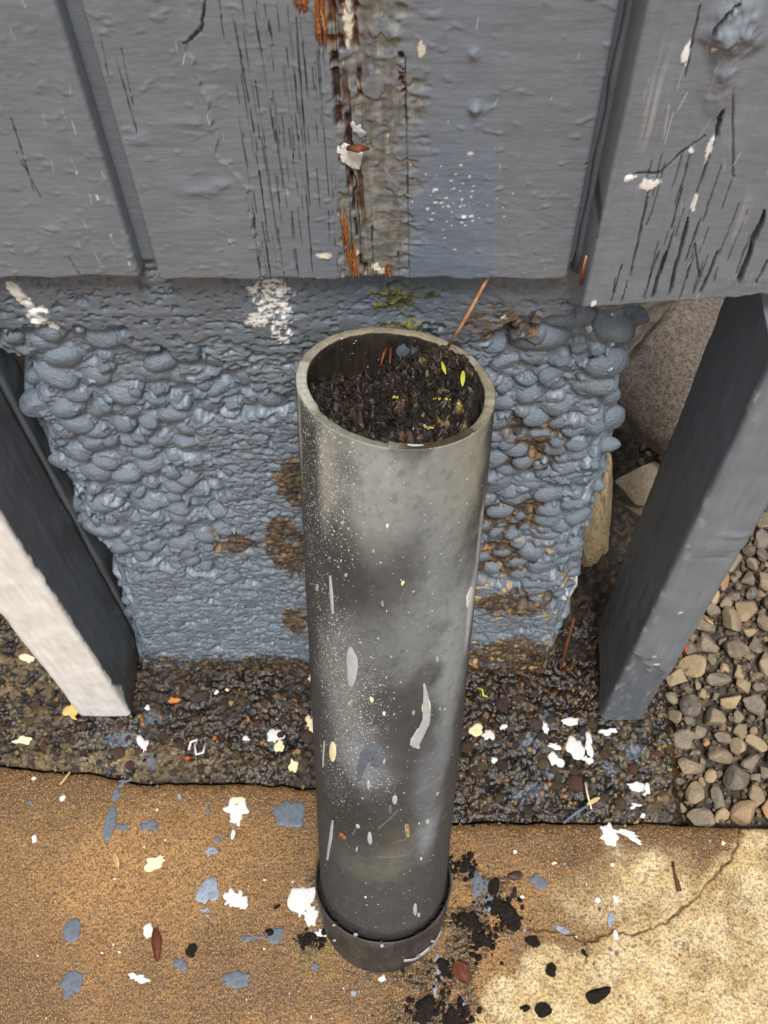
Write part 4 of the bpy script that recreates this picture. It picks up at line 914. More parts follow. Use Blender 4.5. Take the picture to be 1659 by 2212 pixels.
def gput(x, y, r, z, k=None):
    k = rgv.integers(12) if k is None else k
    o = link('stone', gm[k], bed, (x, y, z), (rgv.normal(0, 0.35), rgv.normal(0, 0.35), rgv.uniform(0, 6.3)), (r, r * rgv.uniform(0.85, 1.05), r * rgv.uniform(0.8, 1.1))); placed.append((x, y, r)); return o
cand = []
for rmin, rmax, n in ((0.0145, 0.0175, 130), (0.0110, 0.0145, 1500), (0.008, 0.011, 5000), (0.005, 0.008, 12000)):
    for _ in range(n):
        r = rgv.uniform(rmin, rmax); x = rgv.uniform(0.275, 0.44); y = rgv.uniform(0.268, 0.78)
        if x > 0.40 and rmin < 0.012: continue
        if y > 0.50 and x < 0.30: continue
        # stones lap over the strip's broken edge and the post's foot
        if x - r * 0.6 < 0.270 and y < 0.40: continue
        if x < 0.262 and y < 0.46: continue
        ok = True
        for (a, b, c) in cand:
            if abs(a - x) < 0.04 and abs(b - y) < 0.04 and math.hypot(a - x, b - y) < (c + r) * 0.76: ok = False; break
        if ok: cand.append((x, y, r))
cand.sort(key=lambda c: (c[0] - 0.31) ** 2 + (c[1] - 0.38) ** 2 * 0.5)
for (x, y, r) in cand[:296]: gput(x, y, r, -0.024 + r * 0.55 + rgv.uniform(0, 0.009))
M_chip = mat_plain('gravel_chip', lin(120, 104, 84), lin(70, 62, 54), 60, 0.8, 300, 0.001, c3=lin(150, 124, 90))
scatter_join('gravel_chips', 3200, lambda r: (r.uniform(0.265, 0.42), r.uniform(0.266, 0.75), -0.023 + r.uniform(0, 0.007), 0.0010 + 0.0040 * r.random() ** 2), M_chip, bed, 5)['kind'] = 'stuff'

# ------------------------------------------------------------------ behind the right post: soil, footing, boulder
xs3 = np.arange(0.12, 0.36, 0.002); ys3 = np.arange(0.43, 0.80, 0.002); X3, Y3 = np.meshgrid(xs3, ys3, indexing='ij')
H3 = -0.006 + (fbm(X3 * 30, Y3 * 30, 720, 4) - 0.5) * 0.03 + (fbm(X3 * 160, Y3 * 160, 721, 3) - 0.5) * 0.010 - 0.03 * sst(0.25, 0.29, X3)
f3 = fbm(X3 * 300, Y3 * 300, 722, 3); C3 = mixc(np.broadcast_to(lin(38, 32, 26), X3.shape + (3,)), sst(0.5, 0.65, f3), lin(74, 60, 44)); C3 = mixc(C3, sst(0.6, 0.7, fbm(X3 * 120, Y3 * 120, 723, 3)) * 0.6, lin(30, 26, 22))
tag(link('soil_bank', mesh_from('soil_bank', np.stack([X3, Y3, H3], -1), grid_faces(len(xs3), len(ys3)), M_soil, True, rgba(C3, np.full(X3.shape, 0.85)))), 'dark damp soil beside the foundation behind the right post', None, None, 'structure')
def rock(name, seed, mat, c, s, rot, label, cat, cuts=7, noise=0.25, rough=0.004):
    me = stone_mesh(name, seed, mat, cuts, noise, 5, 1, 0.9, 0.8, rough); o = link(name, me, None, c, rot, s); return tag(o, label, cat)
t = NT('speckled_granite'); co = t.coord(); v1 = t.noise(co, 26, 6, 0.75); v2 = t.noise(co, 60, 3, 0.7)
c_ = t.mix(t.mr(v1, 0.38, 0.62, 0, 1), lin(104, 94, 84), lin(148, 134, 120)); c_ = t.mix(t.mr(v2, 0.54, 0.62, 0, 1), c_, lin(70, 60, 56)); 
M_gran = t.out(c_, 0.75, t.bump(t.noise(co, 26, 6, 0.75), 0.9, 0.006), 0.3)
M_foot = mat_plain('tan_lichen_concrete', lin(216, 196, 156), lin(176, 154, 116), 9, 0.85, 26, 0.006, c3=lin(60, 54, 38))
d = ray(1440, 770); tt = 0.60 / d[1]
rock('boulder', 33, M_gran, (0.285, 0.635, 0.215), (0.115, 0.125, 0.125), (0.12, 0.0, 0.5), 'speckled grey brown granite boulder behind the right post', 'rock', 9, 0.3, 0.010)
rock('footing_lump', 35, M_foot, (0.181, 0.515, 0.165), (0.022, 0.04, 0.19), (0.0, -0.10, 0.15), 'tan weathered concrete lump in the gap beside the foundation', 'rock', 1, 0.5, 0.02)
tag(link('flat_stone', gm[1], None, (0.232, 0.555, 0.16), (0.3, 0.2, 0.4), (0.028, 0.026, 0.03)), 'grey brown stone wedged under the granite boulder', 'rock')
tag(link('flat_stone', gm[4], None, (0.234, 0.545, 0.125), (0.1, 0.4, 1.4), (0.024, 0.02, 0.026)), 'brown stone below the wedged one, behind the right post', 'rock')

# ------------------------------------------------------------------ pipe
PT = np.array([-0.0054, 0.3705, 0.573]); PB = np.array([-0.0186, 0.2002, 0.0464])
AX = (PT - PB) / np.linalg.norm(PT - PB); E1 = np.array([1.0, 0, 0]); E1 -= (E1 @ AX) * AX; E1 /= np.linalg.norm(E1); E2 = np.cross(AX, E1)
LP = np.linalg.norm(PT - PB); RO, RI = 0.0570, 0.0504
def pp(th, s, r): return PB + np.multiply.outer(np.asarray(s), AX) + (np.asarray(r) * np.cos(th))[..., None] * E1 + (np.asarray(r) * np.sin(th))[..., None] * E2
def on_pipe(px, py, R=RO):
    o = np.array([0, 0, CAM_H]) - PB; d = ray(px, py); dp = d - (d @ AX) * AX; op = o - (o @ AX) * AX
    a, b, c = dp @ dp, 2 * dp @ op, op @ op - R * R; disc = b * b - 4 * a * c
    t = (-b - math.sqrt(max(disc, 0))) / (2 * a); p = o + d * t; return math.atan2(p @ E2, p @ E1), p @ AX
def top_s(th): return LP + 0.0045 * np.sin(th) * 0 - 0.0055 * np.cos(th) + 0.0 * th
nt, ns = 420, 330
th = np.linspace(0, 2 * np.pi, nt, endpoint=False); sv = np.linspace(-0.03, 1, ns)
TH, SV = np.meshgrid(th, np.linspace(0, 1, ns), indexing='ij'); S = -0.03 + SV * (top_s(TH) + 0.03)
cA = np.cos(TH); sA = np.sin(TH); a1, a2, a3 = RO * cA, RO * sA, S
ARC = ((TH - np.pi / 2) % (2 * np.pi)) * RO
def n3(f, seed, o=4): return fbm(ARC * f, a3 * f, seed, o)
nB, nA, nF = n3(55, 951), n3(16, 952), n3(500, 953, 2)
C = np.broadcast_to(lin(70, 70, 70), S.shape + (3,)).copy()
AXm = np.zeros(S.shape)
def pblob(p, rx, rs_, amt=0.5, soft=0.6, nz=None):
    t0, s0 = on_pipe(*p); dt = (TH - t0 + np.pi) % (2 * np.pi) - np.pi
    return blob(dt * RO, S, (0, s0), rx, rs_, nB if nz is None else nz, amt, soft)
# grey overspray clouds
for p, rx, rs_, k, c in (((820, 1060), 0.020, 0.05, 0.85, (124, 124, 120)), ((960, 1060), 0.022, 0.05, 0.6, (122, 124, 120)), ((1020, 1000), 0.014, 0.05, 0.7, (126, 124, 112)), ((700, 950), 0.010, 0.06, 0.4, (136, 134, 124)),
                         ((840, 1160), 0.016, 0.03, 0.6, (112, 113, 111)), ((940, 1280), 0.020, 0.07, 0.6, (112, 114, 112)), ((990, 1380), 0.016, 0.06, 0.75, (124, 128, 130)), ((830, 1400), 0.03, 0.03, 0.45, (108, 110, 110)), ((970, 1500), 0.010, 0.08, 0.6, (118, 122, 124)),
                         ((740, 1500), 0.016, 0.06, 0.5, (118, 119, 116)), ((790, 1650), 0.016, 0.03, 0.5, (120, 123, 128)), ((930, 1700), 0.012, 0.06, 0.5, (106, 110, 114)), ((920, 1810), 0.009, 0.03, 0.65, (118, 122, 128)), ((1035, 1180), 0.004, 0.05, 0.9, (150, 152, 152)), ((1015, 1320), 0.0035, 0.03, 0.9, (165, 165, 164)),
                         ((860, 1840), 0.018, 0.03, 0.5, (98, 95, 84)), ((800, 1880), 0.03, 0.02, 0.4, (92, 90, 78)), ((645, 870), 0.004, 0.05, 0.8, (150, 150, 142)), ((700, 1010), 0.006, 0.04, 0.5, (140, 138, 130))):
    C = mixc(C, np.clip(pblob(p, rx, rs_, 0.55, 0.8) * k * 1.25, 0, 1), lin(*c) * 1.3)
for p, rx, rs_, k in (((740, 1230), 0.02, 0.03, 0.5), ((860, 1225), 0.015, 0.025, 0.45), ((780, 1780), 0.035, 0.035, 0.5), ((900, 1560), 0.012, 0.03, 0.3), ((675, 960), 0.006, 0.05, 0.6)):
    C = mixc(C, np.clip(pblob(p, rx, rs_, 0.5, 0.8) * k * 1.3, 0, 1), lin(56, 54, 50))
# sprayed speckle density
for p, rx, rs_, k in (((660, 1000), 0.016, 0.09, 1.0), ((690, 930), 0.016, 0.035, 1.0), ((725, 1060), 0.014, 0.05, 0.9), ((690, 1200), 0.010, 0.08, 0.45), ((720, 1440), 0.018, 0.06, 1.0), ((760, 1540), 0.020, 0.06, 1.0), ((720, 1660), 0.014, 0.04, 0.6), ((800, 1690), 0.014, 0.02, 0.7), ((690, 1340), 0.008, 0.06, 0.7)):
    AXm = np.maximum(AXm, k * pblob(p, rx, rs_, 0.3, 0.9))
AXm = np.maximum(AXm, 0.022 + 0.05 * sst(0.55, 0.75, nA))
stop = np.exp(-(top_s(TH) - S) / 0.006); C = mixc(C, stop * 0.6, mixc(np.broadcast_to(lin(132, 130, 118), C.shape), sst(0.5, 0.62, nB), lin(78, 72, 58)))
C *= (0.80 + 0.24 * nB + 0.16 * n3(160, 954, 3))[..., None]; C = mixc(C, sst(0.66, 0.74, n3(330, 955, 2)) * 0.22, lin(40, 38, 34))
rsx = np.random.default_rng(93)
for k in range(26):
    t0, s0 = on_pipe(rsx.uniform(690, 990), rsx.uniform(1020, 1900)); A0 = ((t0 - np.pi / 2) % (2 * np.pi)) * RO; ln = rsx.uniform(0.006, 0.035); an = rsx.normal(1.4, 0.5) if k % 3 else rsx.normal(0.1, 0.2)
    D_, T_ = seg_dist(ARC, S, wiggle([(A0, s0), (A0 + ln * math.cos(an), s0 + ln * math.sin(an))], 0.0003, 4, k), 0.004); m = (1 - sst(0.0003, 0.0012, D_)) * rsx.uniform(0.12, 0.4); C = mixc(C, m, lin(150, 150, 148) if k % 4 else lin(40, 38, 36))
low = 1 - sst(0.006, 0.012, S + 0.004 * (nB - 0.5) - 0.004 * np.sin(TH * 2)); C = mixc(C, low * 0.75, lin(48, 46, 42))
Rr = 0.66 + 0.15 * nB
hh = (nB - 0.5) * 0.00025
Pp = pp(TH, S, RO + hh)
# rim + inner wall
ring = []
rim_c = mixc(np.broadcast_to(lin(140, 136, 122), (nt, 3)), 0.6 * sst(0.40, 0.65, fbm(np.cos(th) * 5 + 5, np.sin(th) * 5 + 5, 960, 4)), lin(104, 100, 86)); 
back = sst(0.2, 0.8, np.sin(th)); rim_c = mixc(rim_c, back * 0.45, lin(138, 118, 88))
frt = sst(0.05, 0.5, np.cos(th - math.radians(-72))) * sst(0.5, 0.9, -np.sin(th)); rim_c = mixc(rim_c, sst(math.radians(-85), math.radians(-70), (th + np.pi) % (2 * np.pi) - np.pi) * (1 - sst(math.radians(-45), math.radians(-25), (th + np.pi) % (2 * np.pi) - np.pi)) * 0.8, lin(64, 54, 36))
thd = np.degrees(th) % 360
def arc_m(a, b, w=4): return sst(a - w, a + w, thd) * (1 - sst(b - w, b + w, thd))
rim_c = mixc(rim_c, arc_m(168, 212, 2) * 0.8, lin(168, 164, 150)); rim_c = mixc(rim_c, arc_m(213, 268, 2) * 0.8, lin(112, 110, 100)); rim_c = mixc(rim_c, arc_m(272, 322) * 0.85, lin(62, 50, 34)); rim_c = mixc(rim_c, np.clip(arc_m(330, 361) + arc_m(-1, 25), 0, 1) * 0.6, lin(124, 116, 86))
jag = -0.0022 * arc_m(213, 266, 1) - 0.0012 * arc_m(268, 318, 2) - 0.0020 * arc_m(320, 352, 1) - 0.0010 * arc_m(40, 60, 2) + (fbm(np.cos(th) * 14 + 7, np.sin(th) * 14 + 7, 961, 3) - 0.5) * 0.0012
rows = [(RO - 0.0007, 0.0005), (RO - 0.0016, 0.0008), (RO - 0.0025, 0.0008), (RO - 0.0034, 0.0008), (RI + 0.0024, 0.0008), (RI + 0.0014, 0.0008), (RI + 0.0006, 0.0004), (RI, -0.0004), (RI, -0.006), (RI, -0.015), (RI, -0.03), (RI, -0.05), (RI, -0.075)]
Pr = np.stack([pp(th, top_s(th) + dz + jag, np.full(nt, r)) for r, dz in rows], 1)
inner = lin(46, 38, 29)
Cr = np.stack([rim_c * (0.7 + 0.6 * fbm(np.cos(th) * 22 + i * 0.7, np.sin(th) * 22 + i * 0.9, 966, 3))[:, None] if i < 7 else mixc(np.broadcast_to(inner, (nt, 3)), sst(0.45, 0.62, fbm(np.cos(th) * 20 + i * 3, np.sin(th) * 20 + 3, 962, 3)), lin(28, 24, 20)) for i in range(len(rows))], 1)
Pall = np.concatenate([Pp, Pr], 1); Call = np.concatenate([C, Cr], 1); Ral = np.concatenate([Rr, np.full((nt, len(rows)), 0.75)], 1); Aal = np.concatenate([AXm, np.full((nt, len(rows)), 0.03)], 1)
pipe = empty('drain_pipe', tuple(PB), 'speckled grey plastic pipe leaning on foundation, filled with dark soil', 'pipe')
aux = np.stack([Aal, Aal * 0, Aal * 0, Aal * 0 + 1], -1)
link('pipe_body', mesh_from('pipe_body', Pall, grid_faces(nt, Pall.shape[1], wrap=True), M_pipe, True, rgba(Call, Ral), aux), pipe)
# paint drips on the pipe (thin raised shapes wrapped on it)
def pipe_mark(poly_px, mat, name='paint_drip', th_=0.0006, R=RO, parent=None, sub=2):
    """poly_px: outline in measured picture points, wrapped to the pipe wall"""
    pts = [on_pipe(x, y, R) for x, y in poly_px]; c = np.mean(pts, 0); V = []; n = len(pts)
    for k, (s, h) in enumerate(((1.0, 0.0001), (0.85, th_ * 0.8), (0.45, th_), (0.0, th_))):
        for (t, ss) in pts:
            tt_, sss = c[0] + (t - c[0]) * s, c[1] + (ss - c[1]) * s; V.append(tuple(pp(np.array(tt_), np.array(sss), np.array(R + h))))
    F = []
    for k in range(3):
        for i in range(n): F.append((k * n + i, k * n + (i + 1) % n, (k + 1) * n + (i + 1) % n, (k + 1) * n + i))
    return link(name, mesh_from(name, V, F, mat, True), parent or pipe)
def streak(pts, w, seed=0, n=10):
    """outline round a tapering stroke through pts (picture points) with half-widths w"""
    pts = np.array(pts, float); L = []; Rr_ = []; r = np.random.default_rng(seed)
    d = np.gradient(pts, axis=0); nn = np.stack([-d[:, 1], d[:, 0]], 1); nn /= np.linalg.norm(nn, axis=1)[:, None] + 1e-9
    for k in range(len(pts)): L.append(pts[k] + nn[k] * w[k] * r.uniform(0.85, 1.15)); Rr_.append(pts[k] - nn[k] * w[k] * r.uniform(0.85, 1.15))
    return L + Rr_[::-1]
def oval(cx_, cy_, rx, ry, n=16, seed=0, amt=0.12): return [(cx_ + a, cy_ + b) for a, b in ragged(rx, ry, n, amt, 0, seed)]
pipe_mark(streak([(916, 1476), (921, 1500), (926, 1530), (922, 1560), (910, 1585), (897, 1602), (890, 1612)], [2, 3, 5, 7, 8, 11, 6], 1), M_drip)
pipe_mark(oval(922, 1527, 11, 20, 16, 3), M_cream, 'paint_spot', 0.0004)
pipe_mark(oval(760, 1443, 11, 34, 18, 4), M_drip, 'paint_spot')
pipe_mark(oval(718, 1622, 8, 23, 16, 5), M_cream, 'paint_spot')
pipe_mark(streak([(701, 1600), (699, 1630), (698, 1658)], [1.6, 1.8, 1.4], 2), M_drip)
pipe_mark(streak([(713, 1243), (716, 1280), (719, 1326)], [2.5, 3.5, 3], 3), M_drip)
pipe_mark(streak([(719, 1772), (715, 1810), (707, 1858)], [2.0, 3.4, 2.4], 4), M_drip)
pipe_mark(streak([(775, 1690), (778, 1660), (790, 1630), (803, 1618), (822, 1625), (824, 1640), (805, 1650), (785, 1675)][0:5], [2, 8, 13, 15, 8], 5), M_greyp)
pipe_mark(oval(812, 1640, 14, 18, 16, 6), M_greyp)
pipe_mark(oval(799, 1811, 4.5, 13, 12, 7), M_drip, 'paint_spot')
pipe_mark(oval(842, 1748, 4, 11, 12, 8), M_greyp, 'paint_spot')
pipe_mark(oval(853, 1727, 5, 10, 12, 9), M_drip, 'paint_spot')
pipe_mark(oval(897, 1965, 4, 13, 12, 10), M_drip, 'paint_spot')
pipe_mark(oval(773, 1785, 5, 5, 12, 11), M_drip, 'paint_spot')
pipe_mark(oval(796, 1694, 4, 10, 12, 12), M_drip, 'paint_spot')
pipe_mark(streak([(878, 1780), (880, 1795), (882, 1808)], [4, 5, 3], 6), mat_plain('tan_scuff', lin(176, 150, 112), lin(120, 104, 80), 300, 0.7), 'paint_spot', 0.0003)
pipe_mark(streak([(1019, 1268), (1014, 1290), (1009, 1312)], [3, 7, 2], 7), M_white)
pipe_mark(streak([(732, 1800), (741, 1808), (748, 1812)], [3, 4, 2], 8), M_wood, 'bark_flake', 0.001)
pipe_mark(streak([(880, 960), (890, 962), (915, 961)], [1.5, 2.2, 1.0], 9), M_drip)
rp = np.random.default_rng(66)
for k in range(48):
    y = 1000 + 990 * rp.random() ** 0.8; x = rp.uniform(665 + (y - 900) * 0.045, 1030 - (y - 900) * 0.085); s = 0.9 + 3.4 * rp.random() ** 2.5
    pipe_mark(oval(x, y, s, s * rp.uniform(0.8, 2.4), 12, k, 0.22), [M_drip, M_drip, M_lgrey, M_cream, M_drip][k % 5], 'paint_fleck', 0.0003)

# collar the pipe stands in
RH, RHI = 0.0622, 0.0599; OFF = -0.0012 * E2 + 0.0015 * AX
nt2 = 200; th2 = np.linspace(0, 2 * np.pi, nt2, endpoint=False)
rows = [(RHI, -0.03), (RHI, -0.010), (RHI + 0.0002, -0.002), (RHI + 0.0009, 0.0), (RH - 0.0008, 0.0), (RH, -0.0012)] + [(RH - 0.0075 * (k / 12) ** 1.2, -0.0012 - 0.085 * k / 12) for k in range(1, 13)]
top_h = lambda t: 0.0 + 0.002 * np.sin(t * 3 + 1) * 0.3
Ph = np.stack([pp(th2, dz + top_h(th2), np.full(nt2, r)) for r, dz in rows], 1) + OFF
nh = fbm(np.cos(th2)[:, None] * 5 + 4 + 0 * Ph[..., 0], np.sin(th2)[:, None] * 5 + Ph[..., 2] * 40, 970, 4)
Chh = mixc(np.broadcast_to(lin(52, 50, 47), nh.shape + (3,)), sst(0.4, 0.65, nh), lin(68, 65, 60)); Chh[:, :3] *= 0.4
auxh = np.zeros(nh.shape + (4,)); auxh[..., 0] = 0.05; auxh[..., 3] = 1
cpos = pp(np.array(0.0), np.array(-0.05), np.array(0.0))
collar = tag(link('pipe_collar', mesh_from('pipe_collar', Ph - cpos, grid_faces(nt2, len(rows), wrap=True, flip=True), M_hub, True, rgba(Chh, np.full(nh.shape, 0.5)), auxh), None, tuple(cpos)), 'dark grey plastic collar at the foot of the pipe', 'collar')
for poly, mt in ((streak([(872, 2074), (890, 2072), (915, 2058), (940, 2035), (952, 2010)], [3, 3, 3, 2, 1], 11), M_drip), (oval(768, 2018, 5, 4, 10, 2), M_drip), (oval(722, 1997, 4, 3, 10, 3), M_drip), (oval(825, 2042, 4, 3, 10, 4), M_drip), (oval(722, 2030, 4, 3, 10, 5), M_drip), (oval(935, 2032, 5, 3, 10, 6), M_drip)):
    s_m = np.mean([on_pipe(x_, y_, RH)[1] for x_, y_ in poly]); o = pipe_mark(poly, mt, 'paint_spot', 0.0008, RH + 0.0003 - 0.0075 * min(1, max(0, (-s_m - 0.0012) / 0.085)) ** 1.2, collar); o.location += Vector(OFF)
# damp dirt in the gap between pipe and collar
ng = 160; thg = np.linspace(0, 2 * np.pi, ng, endpoint=False); gap = np.stack([pp(thg, np.full(ng, -0.010) + 0.006 * fbm(np.cos(thg) * 10 + 3, np.sin(thg) * 10 + q_, 980, 3), np.full(ng, r)) + of_ for q_, r, of_ in ((1, RO - 0.001, 0 * OFF), (2, RO + 0.0012, 0.3 * OFF), (3, RHI + 0.0002, OFF))], 1)
Cg = np.broadcast_to(lin(30, 26, 22), gap.shape).copy(); o = tag(link('gap_dirt', mesh_from('gap_dirt', gap, grid_faces(ng, 3, wrap=True), M_soil, True, rgba(Cg, np.full(gap.shape[:2], 0.5)))), 'black dirt lodged between the pipe and its collar', 'dirt', None, 'stuff')

# soil in the pipe mouth
nr, na = 70, 200; rr_ = np.linspace(0, 1, nr); aa = np.linspace(0, 2 * np.pi, na, endpoint=False); A_, R_ = np.meshgrid(aa, rr_, indexing='ij')
lx, ly = RI * R_ * np.cos(A_), RI * R_ * np.sin(A_)
clump = np.abs(fbm(lx * 70, ly * 70, 990, 4) - 0.5) * 2; f_ = fbm(lx * 260, ly * 260, 991, 3)
sh = top_s(A_ * 0) - 0.0035 + 0.006 * sst(-0.03, 0.03, lx) - 0.018 * sst(0.0, 0.045, ly) * (1 - sst(-0.02, 0.015, lx)) - 0.004 * sst(0.02, 0.05, ly) + (0.3 - clump) * 0.022 + (f_ - 0.5) * 0.010 - 0.004 * sst(0.9, 1, R_) - 0.006 * sst(0.01, 0.04, lx) * sst(0.95, 1, R_)
Csl = mixc(np.broadcast_to(lin(32, 26, 21), sh.shape + (3,)), sst(0.45, 0.6, f_), lin(16, 13, 11)); Csl = mixc(Csl, sst(0.62, 0.70, fbm(lx * 200 + 7, ly * 320, 992, 3)) * 0.7, lin(82, 56, 34))
Csl = mixc(Csl, sst(0.74, 0.78, fbm(lx * 240 + 3, ly * 240, 993, 2)) * sst(0.0, 0.02, lx) * 0.6, lin(134, 124, 56))
Ps = PB + sh[..., None] * AX + lx[..., None] * E1 + ly[..., None] * E2
soil = tag(link('soil_fill', mesh_from('soil_fill', Ps, grid_faces(na, nr, wrap=True), M_soil, True, rgba(Csl, np.clip(0.45 + (f_ - 0.5) * 1.2, 0.15, 1)))), 'black crumbly soil filling the mouth of the grey pipe', 'soil', None, 'stuff')
def gapc(r):
    t = r.normal(-1.2, 0.5); p = pp(np.array(t), np.array(-0.007 + 0.006 * r.random()), np.array(RO + 0.0032)) + OFF * 0.5; return p[0], p[1], p[2], 0.0005 + 0.0018 * r.random() ** 2
tag(scatter_join('gap_crumbs', 130, gapc, M_clod, None, 71, 2), 'black crumbs packed in the front gap between pipe and collar', 'dirt', None, 'stuff')
def soil_pt(lx_, ly_, up=0.0):
    i = int((math.atan2(ly_, lx_) % (2 * math.pi)) / (2 * math.pi) * na) % na; j = min(int(math.hypot(lx_, ly_) / RI * (nr - 1)), nr - 1)
    return PB + (sh[i, j] + up) * AX + lx_ * E1 + ly_ * E2
def soil_sc(r):
    while True:
        a, b = r.uniform(-RI, RI), r.uniform(-RI, RI)
        if math.hypot(a, b) < RI * 0.93: break
    p = soil_pt(a, b, 0.0005); return p[0], p[1], p[2], 0.0004 + 0.0026 * r.random() ** 2.5
scatter_join('soil_crumbs', 1500, soil_sc, M_clod, soil, 31, 1)['kind'] = 'stuff'

def soil_at(px, py):
    """point on the soil seen at a picture point: march along the ray in the pipe's mouth"""
    d = ray(px, py); d = d / np.linalg.norm(d); o = np.array([0, 0, CAM_H]); entered = False
    for k in range(4000):
        p = o + d * (0.5 + k * 0.0001); q = p - PB; a, b, s = q @ E1, q @ E2, q @ AX
        if entered and math.hypot(a, b) >= RI - 0.0012: return p
        if math.hypot(a, b) < RI - 0.0012 and s < LP + 0.004:
            entered = True
            i = int((math.atan2(b, a) % (2 * math.pi)) / (2 * math.pi) * na) % na; j = min(int(math.hypot(a, b) / RI * (nr - 1)), nr - 1)
            if s < sh[i, j]: return p
    return PB + AX * (LP - 0.015)
def leaf(name, base, tip, w, mat, label, cat, curl=0.3, seed=0, parent=None):
    base, tip = Vector(base), Vector(tip); d = tip - base; L = d.length; d.normalize(); toc = (Vector((0, 0, CAM_H)) - base).normalized(); s = d.cross(toc).normalized(); u = s.cross(d)
    V = []; F = []; n = 9; r = random.Random(seed)
    for k in range(n):
        t_ = k / (n - 1); ww = w * (math.sin(math.pi * (0.06 + 0.90 * t_)) ** 0.8); 
        for j in (-1, -0.4, 0, 0.4, 1):
            p = base + d * (L * t_) + s * (ww * j * r.uniform(0.93, 1.07)) + u * (curl * w * (j * j) + 0.25 * L * math.sin(t_ * math.pi) * curl); V.append(tuple(p))
    for k in range(n - 1):
        for j in range(4): F.append((k * 5 + j, k * 5 + j + 1, k * 5 + j + 6, k * 5 + j + 5))
    bV = [Vector(v) for v in V]; off = len(V); V = V + [tuple(v - u * 0.0003) for v in bV]; F = F + [tuple(off + i for i in f[::-1]) for f in F]
    V = [tuple(Vector(v) - base) for v in V]
    me = mesh_from(name, V, F, mat, True); o = link(name, me, parent, tuple(base)); return tag(o, label, cat)
up_ = AX * 0.004
b_ = soil_at(962, 820) + up_; t_ = soil_at(953, 806) + up_ * 2; leaf('seedling_leaf', b_, t_, 0.0010, M_sprout, 'pale yellow sprout left of the green leaf in the soil', 'sprout', 0.2, 1)
b_ = soil_at(998, 846) + up_; t_ = soil_at(999, 821) + up_ * 1.6; leaf('seedling_leaf', b_, t_, 0.0013, M_sprout, 'bright yellow green leaf upright in the pipe soil', 'leaf', 0.2, 2)
b_ = soil_at(868, 770); t_ = b_ + AX * 0.011 + np.array([0.001, -0.002, 0]); leaf('paint_flake', b_, t_, 0.0040, M_greyp, 'curled grey paint flake standing at the back of the soil', 'paint flake', 0.15, 3)
for k, (p, q2, lb) in enumerate((((836, 775), (822, 800), 'dry brown grass blade bent over the soil near the pipe back'), ((845, 770), (842, 795), 'short dry brown blade right of the bent grass blade'))):
    a = soil_at(*p) + AX * 0.008; b = soil_at(*q2) + AX * 0.003; me = tube([a - a, (b - a) * 0.5 + AX * 0.003, b - a], [0.0006, 0.0009, 0.0004], M_brown, 'grass_blade', None, 6, k); tag(link('grass_blade', me, None, tuple(a)), lb, 'grass')
for k, (px, py, n, lb) in enumerate(((965, 862, 9, 'patch of yellow lichen crumbs in the middle of the soil'), (905, 923, 8, 'strip of yellow lichen at the front of the soil'), (972, 868, 8, 'yellow lichen crumbs right of the middle patch'))):
    pass
rl = np.random.default_rng(12)
def lich(r):
    c = [(860, 862), (955, 862), (975, 872), (905, 925), (925, 926), (955, 866)][r.integers(6)]; p = soil_at(c[0] + r.normal(0, 9), c[1] + r.normal(0, 3)) + AX * 0.001; return p[0], p[1], p[2], r.uniform(0.0005, 0.0012)
scatter_join('lichen_crumbs', 32, lich, mat_plain('yellow_lichen', lin(186, 174, 76), lin(150, 144, 60), 300, 0.8), soil, 44, 1)['kind'] = 'stuff'
rt = np.random.default_rng(45); fV = []; fF = []
for k in range(34):                                  # fine roots and shreds in the soil, one joined mass
    a_ = rt.uniform(0, 6.28); r_ = RI * 0.9 * math.sqrt(rt.random()); x_, y_ = r_ * math.cos(a_), r_ * math.sin(a_); an = rt.uniform(0, 6.28); L_ = rt.uniform(0.004, 0.014); w_ = rt.uniform(0.00015, 0.0004); b0 = len(fV)
    for q in range(6):
        t_ = q / 5; xx = x_ + math.cos(an + 0.8 * t_) * L_ * (t_ - 0.5); yy = y_ + math.sin(an + 0.8 * t_) * L_ * (t_ - 0.5)
        if math.hypot(xx, yy) > RI * 0.96: xx *= RI * 0.96 / math.hypot(xx, yy); yy *= RI * 0.96 / math.hypot(xx, yy)
        p = soil_pt(xx, yy, 0.0012 + 0.002 * math.sin(t_ * 3.1)); nx_ = np.array([-math.sin(an), math.cos(an), 0]) * w_
        fV += [tuple(p - nx_), tuple(p + AX * w_), tuple(p + nx_)]
    for q in range(5):
        for m in range(2): fF.append((b0 + q * 3 + m, b0 + q * 3 + m + 1, b0 + q * 3 + m + 4, b0 + q * 3 + m + 3))
link('root_fibres', mesh_from('root_fibres', fV, fF, mat_plain('root_fibre', lin(74, 52, 34), lin(40, 29, 21), 120, 0.7), True), soil)['kind'] = 'stuff'
# the long twig
a = soil_at(972, 742); dA = ray(1066, 578); tb = np.array([0, 0, CAM_H]) + dA * (0.415 / dA[1]); m1 = a * 0.5 + tb * 0.5 + np.array([0.0007, 0, 0])
pts = [a * 1.04 - tb * 0.04, a * 0.7 + tb * 0.3 + np.array([0.0005, 0, 0]), m1, a * 0.25 + tb * 0.75 + np.array([0.0005, 0, 0.0008]), tb]; a0 = pts[0]
tag(link('twig', tube([p - a0 for p in pts], [0.0009, 0.0010, 0.0010, 0.0009, 0.0007], M_twig, 'twig', None, 8, 3, 0.2), None, tuple(a0)), 'thin orange twig sticking up from the soil in the pipe', 'twig')

